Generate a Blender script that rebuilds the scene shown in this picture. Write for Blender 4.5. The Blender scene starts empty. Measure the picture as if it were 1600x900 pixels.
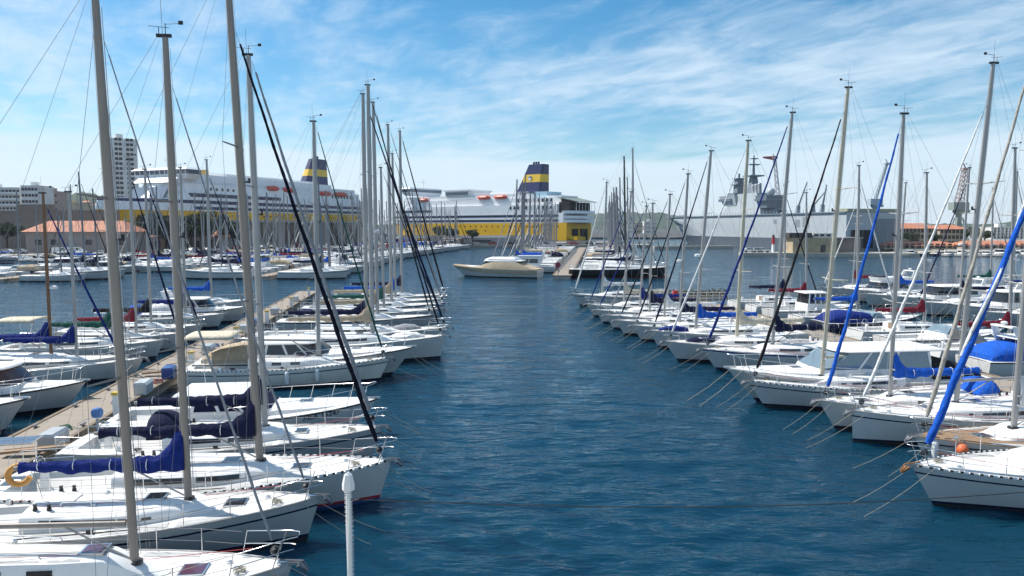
import bpy, math, random
import numpy as np
from mathutils import Vector, Matrix

# ------------------------------------------------------------------ camera, sky, sun, exposure
CAM_H, FPX, HORIZON = 9.0, 1150.0, 355.0
PITCH = math.atan((450.0 - HORIZON) / FPX)
CP, SP = math.cos(PITCH), math.sin(PITCH)
scene = bpy.context.scene
COL = scene.collection
cam_d = bpy.data.cameras.new('camera')
cam_d.sensor_width = 36.0
cam_d.lens = FPX / 1600.0 * 36.0
cam_d.clip_start = 0.1
cam_d.clip_end = 20000.0
cam = bpy.data.objects.new('camera', cam_d)
COL.objects.link(cam)
cam.location = (0, 0, CAM_H)
cam.rotation_euler = (math.pi / 2 - PITCH, 0, 0)
scene.camera = cam
scene.render.resolution_x, scene.render.resolution_y = 1024, 576
scene.render.engine = 'CYCLES'
scene.cycles.use_denoising = True
scene.cycles.max_bounces = 6
scene.cycles.diffuse_bounces = 2
scene.cycles.glossy_bounces = 3
scene.cycles.transmission_bounces = 3
scene.cycles.volume_bounces = 0
scene.cycles.sample_clamp_indirect = 6.0
scene.cycles.caustics_reflective = False
scene.cycles.caustics_refractive = False
scene.view_settings.view_transform = 'Standard'
scene.view_settings.look = 'None'
scene.view_settings.exposure = 0.33
scene.view_settings.gamma = 1.0
scene.view_settings.use_curve_mapping = False

SUN_AZ = Vector((-0.91, 0.41))          # direction on the ground towards the sun
SUN_AZ.normalize()
SUN_EL = math.radians(50)
sun_d = bpy.data.lights.new('sun', 'SUN')
sun_d.energy = 5.0
sun_d.angle = math.radians(0.53)
sun_d.color = (1.0, 0.955, 0.89)
sun = bpy.data.objects.new('sun', sun_d)
COL.objects.link(sun)
to_sun = Vector((SUN_AZ.x * math.cos(SUN_EL), SUN_AZ.y * math.cos(SUN_EL), math.sin(SUN_EL)))
sun.rotation_euler = (-to_sun).to_track_quat('-Z', 'Y').to_euler()
sun.location = to_sun * 500

world = bpy.data.worlds.new('World')
scene.world = world
world.use_nodes = True
wn = world.node_tree
wn.nodes.clear()
def _w(t, **kw):
    n = wn.nodes.new(t)
    for k, v in kw.items():
        setattr(n, k, v)
    return n
def _wl(a, b):
    wn.links.new(a, b)
def _wm(op, a, b=None, c=None, clamp=False):
    n = _w('ShaderNodeMath', operation=op, use_clamp=clamp)
    for i, v in enumerate((a, b, c)):
        if v is None:
            continue
        if isinstance(v, (int, float)):
            n.inputs[i].default_value = v
        else:
            _wl(v, n.inputs[i])
    return n.outputs[0]
sky = _w('ShaderNodeTexSky', sky_type='NISHITA')
sky.sun_disc = False
sky.sun_elevation = SUN_EL
sky.sun_rotation = math.atan2(SUN_AZ.x, SUN_AZ.y)
sky.altitude = 0
sky.air_density = 1.0
sky.dust_density = 0.3
sky.ozone_density = 3.0
tc = _w('ShaderNodeTexCoord')
sep = _w('ShaderNodeSeparateXYZ')
_wl(tc.outputs['Generated'], sep.inputs[0])
zc = _wm('MAXIMUM', sep.outputs[2], 0.0)
zz = _wm('ADD', zc, 0.09)
u_ = _wm('DIVIDE', sep.outputs[0], zz)
v_ = _wm('DIVIDE', sep.outputs[1], zz)
cmb = _w('ShaderNodeCombineXYZ')
_wl(u_, cmb.inputs[0]); _wl(v_, cmb.inputs[1])
def _cloud(rot, scl, nscale, detail, rough, dist, loc=(0, 0, 0)):
    m0 = _w('ShaderNodeMapping')
    m0.inputs['Rotation'].default_value = (0, 0, math.radians(rot))
    _wl(cmb.outputs[0], m0.inputs[0])
    m = _w('ShaderNodeMapping')
    m.inputs['Scale'].default_value = scl
    m.inputs['Location'].default_value = loc
    _wl(m0.outputs[0], m.inputs[0])
    n = _w('ShaderNodeTexNoise')
    n.inputs['Scale'].default_value = nscale
    n.inputs['Detail'].default_value = detail
    n.inputs['Roughness'].default_value = rough
    n.inputs['Distortion'].default_value = dist
    _wl(m.outputs[0], n.inputs['Vector'])
    return n.outputs['Fac']
def _ramp(x, lo, hi):
    n = _w('ShaderNodeMapRange', interpolation_type='SMOOTHSTEP')
    _wl(x, n.inputs['Value'])
    n.inputs['From Min'].default_value = lo
    n.inputs['From Max'].default_value = hi
    return n.outputs['Result']
big = _cloud(20, (1, 1, 1), 0.42, 3, 0.5, 0.3, (3.1, 1.7, 0))
streak = _cloud(-28, (1.25, 0.42, 1), 1.25, 9, 0.60, 0.7, (0.4, 2.2, 0))
fine = _cloud(-35, (1.3, 0.8, 1), 3.6, 8, 0.62, 0.5)
c1 = _wm('ADD', _wm('MULTIPLY', streak, 0.52), _wm('MULTIPLY', fine, 0.48))
c1 = _wm('ADD', c1, _wm('MULTIPLY', _wm('SUBTRACT', big, 0.5), 0.75))
cirrus = _wm('MULTIPLY', _ramp(c1, 0.34, 0.72), 0.80)
# low bank of pale cloud above the horizon, its top edge wavy
top = _wm('ADD', 0.055, _wm('MULTIPLY', _cloud(0, (0.35, 0.2, 1), 1.0, 4, 0.5, 0.0, (7.3, 0, 0)), 0.10))
bank = _ramp(_wm('SUBTRACT', top, zc), -0.003, 0.013)
bank = _wm('MULTIPLY', bank, _wm('ADD', 0.52, _wm('MULTIPLY', streak, 0.6)), clamp=True)
fac = _wm('MAXIMUM', cirrus, bank, clamp=True)
hs = _w('ShaderNodeHueSaturation')
hs.inputs['Hue'].default_value = 0.489
hs.inputs['Saturation'].default_value = 1.36
_wl(sky.outputs[0], hs.inputs['Color'])
mix = _w('ShaderNodeMix', data_type='RGBA')
_wl(fac, mix.inputs[0])
_wl(hs.outputs[0], mix.inputs[6])
mix.inputs[7].default_value = (5.9, 7.0, 8.0, 1)
bg = _w('ShaderNodeBackground')
bg.inputs[1].default_value = 0.105
_wl(mix.outputs[2], bg.inputs[0])
wo = _w('ShaderNodeOutputWorld')
_wl(bg.outputs[0], wo.inputs[0])

# ------------------------------------------------------------------ pixel to place helpers (survey of the photograph)
def ray(px, py):
    dx = (px - 800.0) / FPX
    dv = (450.0 - py) / FPX
    return Vector((dx, CP + dv * SP, -SP + dv * CP))
def G(px, py, z=0.0):
    d = ray(px, py); t = (z - CAM_H) / d.z
    return Vector((d.x * t, d.y * t))
def PD(px, py, Y):
    d = ray(px, py); t = Y / d.y
    return Vector((d.x * t, Y, CAM_H + d.z * t))
def along(bow, h, px, z):
    """metres aft of bow (heading h) where the point shows at column px"""
    k = (px - 800.0) / FPX
    c = (CAM_H - z) * SP
    return (bow.x - k * (bow.y * CP + c)) / (h.x - k * h.y * CP)
def z_at(Y, py):
    dv = (450.0 - py) / FPX
    # dv = ((z-H)*CP + Y*SP) / (Y*CP - (z-H)*SP)
    return CAM_H + (dv * Y * CP - Y * SP) / (CP + dv * SP)

# ------------------------------------------------------------------ materials
MATS = {}
def mat(name, col, rough=0.5, metal=0.0, var=0.0, vscale=3.0, bump=0.0, bscale=40.0, coat=0.0, spec=0.5, stretch=(1, 1, 1), dirt=0.0):
    if name in MATS:
        return MATS[name]
    m = bpy.data.materials.new(name)
    m.use_nodes = True
    nt = m.node_tree
    b = nt.nodes['Principled BSDF']
    b.inputs['Base Color'].default_value = (*col, 1)
    b.inputs['Roughness'].default_value = rough
    b.inputs['Metallic'].default_value = metal
    b.inputs['Specular IOR Level'].default_value = spec
    if coat:
        b.inputs['Coat Weight'].default_value = coat
        b.inputs['Coat Roughness'].default_value = 0.08
    if var or bump or dirt:
        tcn = nt.nodes.new('ShaderNodeTexCoord')
        mp = nt.nodes.new('ShaderNodeMapping')
        mp.inputs['Scale'].default_value = stretch
        nt.links.new(tcn.outputs['Object'], mp.inputs[0])
    if var or dirt:
        n = nt.nodes.new('ShaderNodeTexNoise')
        n.inputs['Scale'].default_value = vscale
        n.inputs['Detail'].default_value = 6
        n.inputs['Roughness'].default_value = 0.6
        nt.links.new(mp.outputs[0], n.inputs['Vector'])
        r = nt.nodes.new('ShaderNodeMapRange')
        r.inputs['From Min'].default_value = 0.3
        r.inputs['From Max'].default_value = 0.7
        r.inputs['To Min'].default_value = 1 - var
        r.inputs['To Max'].default_value = 1 + var * 0.6
        nt.links.new(n.outputs['Fac'], r.inputs['Value'])
        mx = nt.nodes.new('ShaderNodeMix'); mx.data_type = 'RGBA'; mx.blend_type = 'MULTIPLY'
        mx.inputs[0].default_value = 1
        mx.inputs[6].default_value = (*col, 1)
        nt.links.new(r.outputs[0], mx.inputs[7])
        out = mx.outputs[2]
        if dirt:
            n2 = nt.nodes.new('ShaderNodeTexNoise')
            n2.inputs['Scale'].default_value = vscale * 0.6
            n2.inputs['Detail'].default_value = 9
            n2.inputs['Roughness'].default_value = 0.72
            mp2 = nt.nodes.new('ShaderNodeMapping')
            mp2.inputs['Scale'].default_value = (2.2, 2.2, 0.5)
            nt.links.new(tcn.outputs['Object'], mp2.inputs[0])
            nt.links.new(mp2.outputs[0], n2.inputs['Vector'])
            r2 = nt.nodes.new('ShaderNodeMapRange')
            r2.inputs['From Min'].default_value = 0.52
            r2.inputs['From Max'].default_value = 0.78
            r2.inputs['To Max'].default_value = dirt
            nt.links.new(n2.outputs['Fac'], r2.inputs['Value'])
            mx2 = nt.nodes.new('ShaderNodeMix'); mx2.data_type = 'RGBA'
            nt.links.new(r2.outputs[0], mx2.inputs[0])
            nt.links.new(out, mx2.inputs[6])
            mx2.inputs[7].default_value = (0.23, 0.19, 0.13, 1)
            out = mx2.outputs[2]
        nt.links.new(out, b.inputs['Base Color'])
    if bump:
        n3 = nt.nodes.new('ShaderNodeTexNoise')
        n3.inputs['Scale'].default_value = bscale
        n3.inputs['Detail'].default_value = 4
        nt.links.new(mp.outputs[0], n3.inputs['Vector'])
        bp = nt.nodes.new('ShaderNodeBump')
        bp.inputs['Strength'].default_value = bump
        bp.inputs['Distance'].default_value = 0.05
        nt.links.new(n3.outputs['Fac'], bp.inputs['Height'])
        nt.links.new(bp.outputs[0], b.inputs['Normal'])
    MATS[name] = m
    return m
gel = mat('gelcoat_white', (0.60, 0.60, 0.58), 0.25, var=0.05, vscale=1.2, coat=0.25, dirt=0.16)
gel_lit = mat('gelcoat_lit', (0.80, 0.80, 0.79), 0.25, var=0.05, vscale=1.2, coat=0.25, dirt=0.08)  # lighter copy of the white gelcoat; light on flared topsides put into its colour
gel2 = mat('gelcoat_cream', (0.76, 0.73, 0.66), 0.3, var=0.06, vscale=1.2, coat=0.2, dirt=0.22)
gelg = mat('gelcoat_grey', (0.46, 0.47, 0.47), 0.3, var=0.05, vscale=1.2, coat=0.2, dirt=0.18)
deckm = mat('deck_nonskid', (0.68, 0.67, 0.64), 0.6, var=0.07, vscale=2.5, dirt=0.2, bump=0.12, bscale=160)
deckc = mat('deck_cream', (0.68, 0.64, 0.55), 0.6, var=0.08, vscale=2.5, dirt=0.25, bump=0.12, bscale=160)
coach = mat('coachroof_white', (0.82, 0.81, 0.79), 0.35, var=0.05, vscale=2, dirt=0.12)
teak = mat('teak', (0.30, 0.19, 0.11), 0.7, var=0.25, vscale=5, stretch=(0.6, 14, 1))
navyh = mat('hull_navy', (0.012, 0.018, 0.05), 0.2, coat=0.4, var=0.1)
blackh = mat('hull_black', (0.012, 0.012, 0.014), 0.2, coat=0.4)
blueh = mat('hull_blue', (0.015, 0.06, 0.26), 0.3, coat=0.3, var=0.1)
redh = mat('hull_red', (0.40, 0.025, 0.03), 0.3, coat=0.3)
brownh = mat('hull_brown', (0.10, 0.045, 0.025), 0.35, coat=0.2, var=0.2)
antif_b = mat('antifoul_blue', (0.02, 0.06, 0.20), 0.8, var=0.3, dirt=0.4)
antif_k = mat('antifoul_black', (0.02, 0.02, 0.022), 0.8, var=0.3, dirt=0.3)
antif_r = mat('antifoul_red', (0.20, 0.03, 0.02), 0.8, var=0.3, dirt=0.3)
alu = mat('mast_aluminium', (0.40, 0.39, 0.375), 0.42, metal=0.2, var=0.12, vscale=1.5, stretch=(3, 3, 0.4))
alud = mat('mast_anodised_brown', (0.30, 0.26, 0.225), 0.45, metal=0.2, var=0.12, vscale=1.5, stretch=(3, 3, 0.4))
aluc = mat('mast_cream', (0.55, 0.50, 0.38), 0.45, metal=0.1, var=0.1)
woodm = mat('mast_wood', (0.22, 0.11, 0.055), 0.5, var=0.25, vscale=3, stretch=(4, 4, 0.3))
carbon = mat('mast_carbon', (0.012, 0.012, 0.013), 0.35)
steel = mat('stainless', (0.72, 0.72, 0.72), 0.22, metal=0.9)
wire = mat('rigging_wire', (0.20, 0.20, 0.21), 0.45, metal=0.5)
black = mat('black_fitting', (0.015, 0.015, 0.017), 0.45)
glass = mat('tinted_glass', (0.018, 0.02, 0.024), 0.06, spec=0.8)
glassp = mat('hatch_acrylic', (0.10, 0.045, 0.075), 0.1, spec=0.8)
glassc = mat('windscreen_glass', (0.16, 0.22, 0.26), 0.05, spec=0.9)
rope = mat('rope_tan', (0.34, 0.31, 0.24), 0.9)
roped = mat('rope_dark', (0.02, 0.025, 0.03), 0.9)
roper = mat('rope_red', (0.42, 0.05, 0.06), 0.9)
CL = {}
def cloth(n, c):
    CL[n] = mat('canvas_' + n, c, 0.85, var=0.28, vscale=3, bump=0.9, bscale=6, spec=0.2, stretch=(1.6, 2, 1.2))
cloth('navy', (0.009, 0.012, 0.045)); cloth('blue', (0.008, 0.024, 0.17)); cloth('oat', (0.40, 0.37, 0.32)); cloth('ink', (0.006, 0.007, 0.02)); cloth('royal', (0.012, 0.10, 0.50))
cloth('red', (0.21, 0.02, 0.035)); cloth('black', (0.016, 0.016, 0.02)); cloth('grey', (0.30, 0.31, 0.33))
cloth('beige', (0.46, 0.37, 0.26)); cloth('cream', (0.62, 0.55, 0.43)); cloth('white', (0.72, 0.72, 0.70))
cloth('green', (0.02, 0.10, 0.075)); cloth('tan', (0.36, 0.28, 0.21))
concrete = mat('concrete', (0.36, 0.34, 0.31), 0.9, var=0.18, vscale=0.8, bump=0.3, bscale=5)
plank = mat('pontoon_boards', (0.30, 0.25, 0.20), 0.85, var=0.16, vscale=1.2, stretch=(9, 0.5, 1), dirt=0.25)
dark = mat('void_shade', (0.02, 0.02, 0.02), 0.9)  # near-black colour painted in for the shade of recesses and openings
orange = mat('orange_buoy', (0.75, 0.16, 0.05), 0.5, var=0.1)
rubber = mat('rubber_dark', (0.03, 0.03, 0.032), 0.8)
whitep = mat('white_paint', (0.78, 0.78, 0.76), 0.5, var=0.05, dirt=0.15)

alufar = mat('mast_far_grey', (0.22, 0.225, 0.235), 0.45, metal=0.15)
# ------------------------------------------------------------------ mesh helpers
class MB:
    def __init__(self):
        self.v, self.f, self.m = [], [], []
    def add(self, vs, fs, mi=0):
        o = len(self.v)
        self.v += [tuple(p) for p in vs]
        for k, q in enumerate(fs):
            self.f.append([i + o for i in q])
            self.m.append(mi[k] if isinstance(mi, (list, tuple)) else mi)
        return self
    def box(self, x0, x1, y0, y1, z0, z1, mi=0):
        vs = [(x0, y0, z0), (x1, y0, z0), (x1, y1, z0), (x0, y1, z0), (x0, y0, z1), (x1, y0, z1), (x1, y1, z1), (x0, y1, z1)]
        return self.add(vs, [(3, 2, 1, 0), (4, 5, 6, 7), (0, 1, 5, 4), (1, 2, 6, 5), (2, 3, 7, 6), (3, 0, 4, 7)], mi)
    def hexa(self, a, b, mi=0):
        """two quads (4 points each) joined to a solid"""
        return self.add(list(a) + list(b), [(3, 2, 1, 0), (4, 5, 6, 7), (0, 1, 5, 4), (1, 2, 6, 5), (2, 3, 7, 6), (3, 0, 4, 7)], mi)
    def tube(self, pts, r, n=6, mi=0, cap=True, flat=1.0):
        pts = [Vector(p) for p in pts]
        rs = r if isinstance(r, (list, tuple)) else [r] * len(pts)
        vs, fs = [], []
        for i, p in enumerate(pts):
            t = (pts[min(i + 1, len(pts) - 1)] - pts[max(i - 1, 0)])
            t = t.normalized() if t.length > 1e-9 else Vector((0, 0, 1))
            ref = Vector((0, 1, 0)) if abs(t.y) < 0.8 else Vector((1, 0, 0))
            a = t.cross(ref).normalized(); b = t.cross(a).normalized()
            for k in range(n):
                w = 2 * math.pi * k / n
                vs.append(p + a * (math.cos(w) * rs[i]) + b * (math.sin(w) * rs[i] * flat))
        for i in range(len(pts) - 1):
            for k in range(n):
                fs.append((i * n + k, i * n + (k + 1) % n, (i + 1) * n + (k + 1) % n, (i + 1) * n + k))
        if cap:
            fs.append(tuple(range(n - 1, -1, -1)))
            fs.append(tuple((len(pts) - 1) * n + k for k in range(n)))
        return self.add(vs, fs, mi)
    def loft(self, rings, closed=True, cap0=True, cap1=True, mi=0, rowmat=None):
        n = len(rings[0]); vs = [p for r in rings for p in r]; fs = []; ms = []
        for i in range(len(rings) - 1):
            for k in range(n if closed else n - 1):
                fs.append((i * n + k, i * n + (k + 1) % n, (i + 1) * n + (k + 1) % n, (i + 1) * n + k))
                ms.append(rowmat(i, k) if rowmat else mi)
        if cap0:
            fs.append(tuple(range(n - 1, -1, -1))); ms.append(mi)
        if cap1:
            fs.append(tuple((len(rings) - 1) * n + k for k in range(n))); ms.append(mi)
        return self.add(vs, fs, ms)
    def prism(self, poly, z0, z1, mi=0):
        n = len(poly)
        vs = [(p[0], p[1], z0) for p in poly] + [(p[0], p[1], z1) for p in poly]
        fs = [tuple(range(n - 1, -1, -1)), tuple(range(n, 2 * n))] + [(k, (k + 1) % n, n + (k + 1) % n, n + k) for k in range(n)]
        return self.add(vs, fs, mi)
    def side_prism(self, poly, y0, y1, mi=0):
        """polygon in x,z extruded along y"""
        n = len(poly)
        vs = [(p[0], y0, p[1]) for p in poly] + [(p[0], y1, p[1]) for p in poly]
        fs = [tuple(range(n)), tuple(range(2 * n - 1, n - 1, -1))] + [((k + 1) % n, k, n + k, n + (k + 1) % n) for k in range(n)]
        return self.add(vs, fs, mi)
    def ball(self, c, r, mi=0, seg=10, rings=6, sz=1.0):
        rr = []
        for i in range(1, rings):
            a = math.pi * i / rings
            rr.append([(c[0] + r * math.sin(a) * math.cos(2 * math.pi * k / seg), c[1] + r * math.sin(a) * math.sin(2 * math.pi * k / seg), c[2] - r * sz * math.cos(a)) for k in range(seg)])
        return self.loft(rr, mi=mi)
    def mesh(self, name, mats, smooth=None):
        me = bpy.data.meshes.new(name)
        me.from_pydata(self.v, [], self.f)
        for m in (mats if isinstance(mats, (list, tuple)) else [mats]):
            me.materials.append(m)
        if any(self.m):
            me.polygons.foreach_set('material_index', self.m)
        if smooth is not None:
            me.shade_smooth()
            me.set_sharp_from_angle(angle=math.radians(smooth))
        me.update()
        return me
    def build(self, name, mats, parent=None, smooth=None):
        return link(name, self.mesh(name, mats, smooth), parent)
def link(name, data, parent=None):
    o = bpy.data.objects.new(name, data)
    COL.objects.link(o)
    if parent is not None:
        o.parent = parent
    return o
def tag(o, label, cat, group=None, kind=None):
    if label: o['label'] = label
    if cat: o['category'] = cat
    if group: o['group'] = group
    if kind: o['kind'] = kind
    return o
def empty(name, loc=(0, 0, 0), rz=0.0):
    o = bpy.data.objects.new(name, None)
    o.empty_display_size = 0.5
    COL.objects.link(o)
    o.location = loc; o.rotation_euler = (0, 0, rz)
    return o
def structure(o):
    o['kind'] = 'structure'; return o
def copy_tree(o, parent=None):
    c = o.copy(); COL.objects.link(c); c.parent = parent
    for ch in o.children:
        copy_tree(ch, c)
    return c
TEXTS = []
def text(body, size, m, parent, M, name='lettering', extrude=0.004):
    cu = bpy.data.curves.new(name, 'FONT')
    cu.body = body; cu.size = size; cu.extrude = extrude
    cu.align_x = 'CENTER'; cu.align_y = 'CENTER'
    cu.materials.append(m)
    o = link(name, cu, parent)
    o.matrix_local = M
    TEXTS.append(o)
    return o
def sstep(a, b, x):
    t = min(1, max(0, (x - a) / (b - a))); return t * t * (3 - 2 * t)
rnd = random.Random(7)
# ------------------------------------------------------------------ water: one sheet, waves as geometry that fade out with distance
def make_water():
    ang = np.concatenate([np.linspace(-48, 48, 380), np.linspace(51, 309, 60)])
    ang = np.radians(ang)
    rad = 6.0 * np.exp(np.linspace(0, math.log(4500 / 6.0), 760))
    rad = np.concatenate([[1.0], rad])
    A, R = np.meshgrid(ang, rad)
    X = R * np.sin(A); Y = R * np.cos(A)
    Z = np.zeros_like(X)
    sp = np.maximum(R * math.log(750) / 760, R * math.radians(96 / 380))
    rg = np.random.RandomState(3)
    for i in range(46):
        lam = 0.42 * (1.085 ** i) * (0.9 + 0.2 * rg.rand())
        th = math.radians(-100 + rg.normal() * 20)
        k = 2 * math.pi / lam
        amp = 0.0115 * lam ** 0.9 if lam < 1.3 else 0.0115 * 1.3 ** 0.9 * (1.3 / lam) ** 0.7
        fade = np.clip((lam / sp - 2.5) / 3.0, 0, 1)
        ph = k * (X * math.cos(th) + Y * math.sin(th)) + rg.rand() * 6.28
        gust = 0.75 + 0.5 * np.sin(X * 0.11 * rg.rand() + Y * 0.09 * rg.rand() + rg.rand() * 6)
        s = np.sin(ph)
        Z += amp * fade * gust * (s + 0.25 * np.cos(2 * ph))
    na, nr = len(ang), len(rad)
    V = np.stack([X, Y, Z], -1).reshape(-1, 3)
    i = np.arange(nr - 1)[:, None]; j = np.arange(na)[None, :]; j2 = (j + 1) % na
    Q = np.stack([i * na + j, (i + 1) * na + j, (i + 1) * na + j2, i * na + j2], -1).reshape(-1, 4)
    me = bpy.data.meshes.new('water')
    me.vertices.add(len(V)); me.vertices.foreach_set('co', V.ravel())
    me.loops.add(Q.size); me.loops.foreach_set('vertex_index', Q.ravel())
    me.polygons.add(len(Q))
    me.polygons.foreach_set('loop_start', np.arange(0, Q.size, 4))
    me.polygons.foreach_set('use_smooth', np.ones(len(Q), dtype=bool))
    me.update(calc_edges=True)
    m = bpy.data.materials.new('harbour_water'); m.use_nodes = True
    nt = m.node_tree; b = nt.nodes['Principled BSDF']
    b.inputs['Base Color'].default_value = (0.001, 0.031, 0.060, 1)
    b.inputs['Roughness'].default_value = 0.06
    b.subsurface_method = 'BURLEY'
    b.inputs['Subsurface Weight'].default_value = 1.0
    b.inputs['Subsurface Radius'].default_value = (1.0, 1.6, 2.2)
    b.inputs['Subsurface Scale'].default_value = 0.7
    b.inputs['IOR'].default_value = 1.333
    t = nt.nodes.new('ShaderNodeTexCoord')
    prev = None
    for sc, st, strength, dist in ((1.5, (0.5, 1.8, 1), 0.6, 0.15), (4.5, (0.55, 1.7, 1), 0.5, 0.04), (0.55, (0.6, 1.6, 1), 0.7, 0.40)):
        mp = nt.nodes.new('ShaderNodeMapping'); mp.inputs['Scale'].default_value = st
        mp.inputs['Rotation'].default_value = (0, 0, math.radians(8))
        nt.links.new(t.outputs['Object'], mp.inputs[0])
        n = nt.nodes.new('ShaderNodeTexNoise'); n.inputs['Scale'].default_value = sc
        n.inputs['Detail'].default_value = 4; n.inputs['Roughness'].default_value = 0.55; n.inputs['Distortion'].default_value = 0.1
        nt.links.new(mp.outputs[0], n.inputs['Vector'])
        bp = nt.nodes.new('ShaderNodeBump'); bp.inputs['Strength'].default_value = strength; bp.inputs['Distance'].default_value = dist
        nt.links.new(n.outputs['Fac'], bp.inputs['Height'])
        if prev: nt.links.new(prev, bp.inputs['Normal'])
        prev = bp.outputs[0]
    nt.links.new(prev, b.inputs['Normal'])
    me.materials.append(m)
    structure(link('water', me))
make_water()

# ------------------------------------------------------------------ quays, land, hills
asphalt = mat('asphalt', (0.07, 0.07, 0.07), 0.9, var=0.2, vscale=0.2)
quaym = mat('quay_concrete', (0.33, 0.31, 0.27), 0.9, var=0.2, vscale=0.15, bump=0.2, bscale=2)
def land(name, poly, z0, z1, m):
    return structure(MB().prism(poly, z0, z1).build(name, m))
land('quay', [(-420, 200), (-95, 205), (-62, 322), (62, 326), (64, 344), (-64, 350), (-82, 348), (-140, 246), (-420, 244)], -2, 1.2, quaym)
land('town_ground', [(-1200, 262), (-205, 262), (-175, 330), (-170, 560), (400, 560), (900, 560), (2500, 1500), (2500, 3600), (-2800, 3600)], -2, 1.3, asphalt)
land('quay_road', [(-400, 214), (-104, 217), (-78, 318), (-85, 322), (-118, 240), (-400, 238)], 1.2, 1.206, asphalt)
land('quay_shore', [(122, 238), (160, 229), (600, 215), (900, 559), (330, 559), (170, 300), (150, 252)], -2, 1.2, quaym)
jetty_m = mat('jetty_concrete', (0.42, 0.39, 0.33), 0.9, var=0.15, vscale=0.3)
land('jetty', [(71, 226), (123, 222), (123, 234), (72, 234)], -2, 1.15, jetty_m)
land('breakwater', [(58, 300), (92, 306), (92, 309), (58, 303)], -2, 1.3, jetty_m)
near_quay = land('near_quay', [(-60, -30), (60, -30), (60, 13.6), (-60, 13.6)], -3, 1.1, quaym)
forest = mat('hill_forest', (0.045, 0.075, 0.045), 0.95, var=0.45, vscale=0.02, bump=1.0, bscale=0.06)
def hill(name, pts, depth, m=None):
    """ridge as px,py points at one distance; falls to the ground on both sides, rough surface"""
    mb = MB(); rg = random.Random(len(pts) * 31 + int(depth))
    fine = []
    for (a, b) in zip(pts[:-1], pts[1:]):
        n = max(2, int(abs(b[0] - a[0]) / 5))
        for i in range(n):
            f = i / n
            fine.append((a[0] + (b[0] - a[0]) * f, a[1] + (b[1] - a[1]) * f + rg.uniform(-0.8, 0.8)))
    fine.append(pts[-1])
    rings = []
    for (px, py) in fine:
        p = PD(px, py, depth); h = p.z
        row = []
        for q, w in ((-1.0, 0.0), (-0.8, 0.16), (-0.6, 0.36), (-0.4, 0.6), (-0.2, 0.84), (0, 1.0), (0.35, 0.8), (0.7, 0.3), (1, 0)):
            row.append((p.x * (1 + 0.12 * q) + rg.uniform(-3, 3), depth * (1 + 0.14 * q), h * w * rg.uniform(0.94, 1.06)))
        rings.append(row)
    mb.loft(rings, closed=False, cap0=False, cap1=False)
    o = mb.build(name, m or forest, smooth=60)
    return structure(o)
hill('hill', [(-120, 330), (20, 318), (62, 312), (78, 304), (92, 303), (104, 308), (112, 303), (130, 302), (150, 305), (170, 309), (200, 318), (260, 326), (420, 340)], 1300)
hill('hills', [(560, 352), (700, 348), (860, 340), (930, 334), (985, 331), (1002, 333), (1012, 331), (1030, 332), (1042, 335), (1100, 341), (1250, 348)], 2600)
hill('hills', [(1250, 352), (1390, 351), (1440, 350), (1500, 349), (1530, 350), (1560, 349), (1585, 345), (1600, 341), (1680, 332), (1800, 320), (1900, 330), (2000, 345)], 1900)
# ------------------------------------------------------------------ hull form shared by every boat
class Hull:
    def __init__(s, L, B, fb, over=0.9, sw=0.78, bowrise=0.26, full=2.0, tr=0.25):
        s.L, s.B, s.fb, s.over, s.sw, s.bowrise, s.full, s.tr = L, B, fb, over, sw, bowrise, full, tr
        s.T = [0, .02, .05, .08, .12, .17, .23, .30, .37, .44, .51, .58, .65, .71, .77, .82, .87, .91, .945, .97, .988, 1.0]
    def hb(s, t):
        m = 0.42
        if t < m: f = s.sw + (1 - s.sw) * math.sin(math.pi / 2 * t / m)
        else: f = max(0.0, 1 - ((t - m) / (1 - m)) ** s.full) ** 0.86
        return max(0.012, s.B / 2 * f)
    def sh(s, t):
        return s.fb * (0.97 + s.bowrise * t * t - 0.05 * math.sin(math.pi * t))
    def d(s, t, z):
        a = s.sh(t); return min(1.0, max(0.0, (a - z) / (a + 0.35)))
    def pt(s, t, z, side=1):
        d = s.d(t, z)
        k = sstep(.5, 1, t)
        w = (1 - .09 * d - .30 * d ** 3) * (1 - k) + (1 - .62 * d) * k
        x = -s.L / 2 + s.L * t - s.over * d * sstep(.55, 1, t) ** 1.3 + s.tr * (1 - d) * sstep(.14, 0, t)
        return Vector((x, side * s.hb(t) * w, z))
    def t_of(s, x):
        return (x + s.L / 2) / s.L
    def mesh(s, mats):
        """mats: topsides, upper band, stripe, boot, antifoul"""
        mb = MB(); rings = []
        for t in s.T:
            a = s.sh(t)
            zs = [a, a - .09, a - .20, a - .26, a * .62, .36, .19, .10, -.1, -.35]
            rings.append([s.pt(t, z, 1) for z in zs] + [s.pt(t, z, -1) for z in reversed(zs)])
        def rm(i, k):
            k = k if k < 9 else 18 - k
            return {0: 1, 2: 2, 6: 3, 7: 4, 8: 4}.get(k, 0) if k != 9 else 4
        mb.loft(rings, closed=False, cap0=True, cap1=False, rowmat=rm)
        return mb
    def deck(s, cockpit=None, depth=0.48, mats=None):
        mb = MB(); fr = [-1, -.88, -.56, -.52, -.26, 0, .26, .52, .56, .88, 1]
        rings = []; T = list(s.T)
        if cockpit:
            for c in cockpit: T += [c, c + .004]
            T = sorted(T)
        rows = []
        for t in T:
            a = s.sh(t) + 0.004; h = s.hb(t); p = s.pt(t, a); row = []
            inside = cockpit and cockpit[0] + .002 < t < cockpit[1] + .002
            for f in fr:
                z = a + 0.05 * (1 - f * f) * min(1, h)
                if inside and abs(f) <= .53: z -= depth if abs(f) < .3 else depth * .35
                row.append((p.x, h * f * .985, z))
            rows.append(row)
        def rm(i, k): return 1 if 1 <= k <= 8 else 0
        mb.loft(rows, closed=False, cap0=False, cap1=False, rowmat=rm)
        return mb
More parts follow.
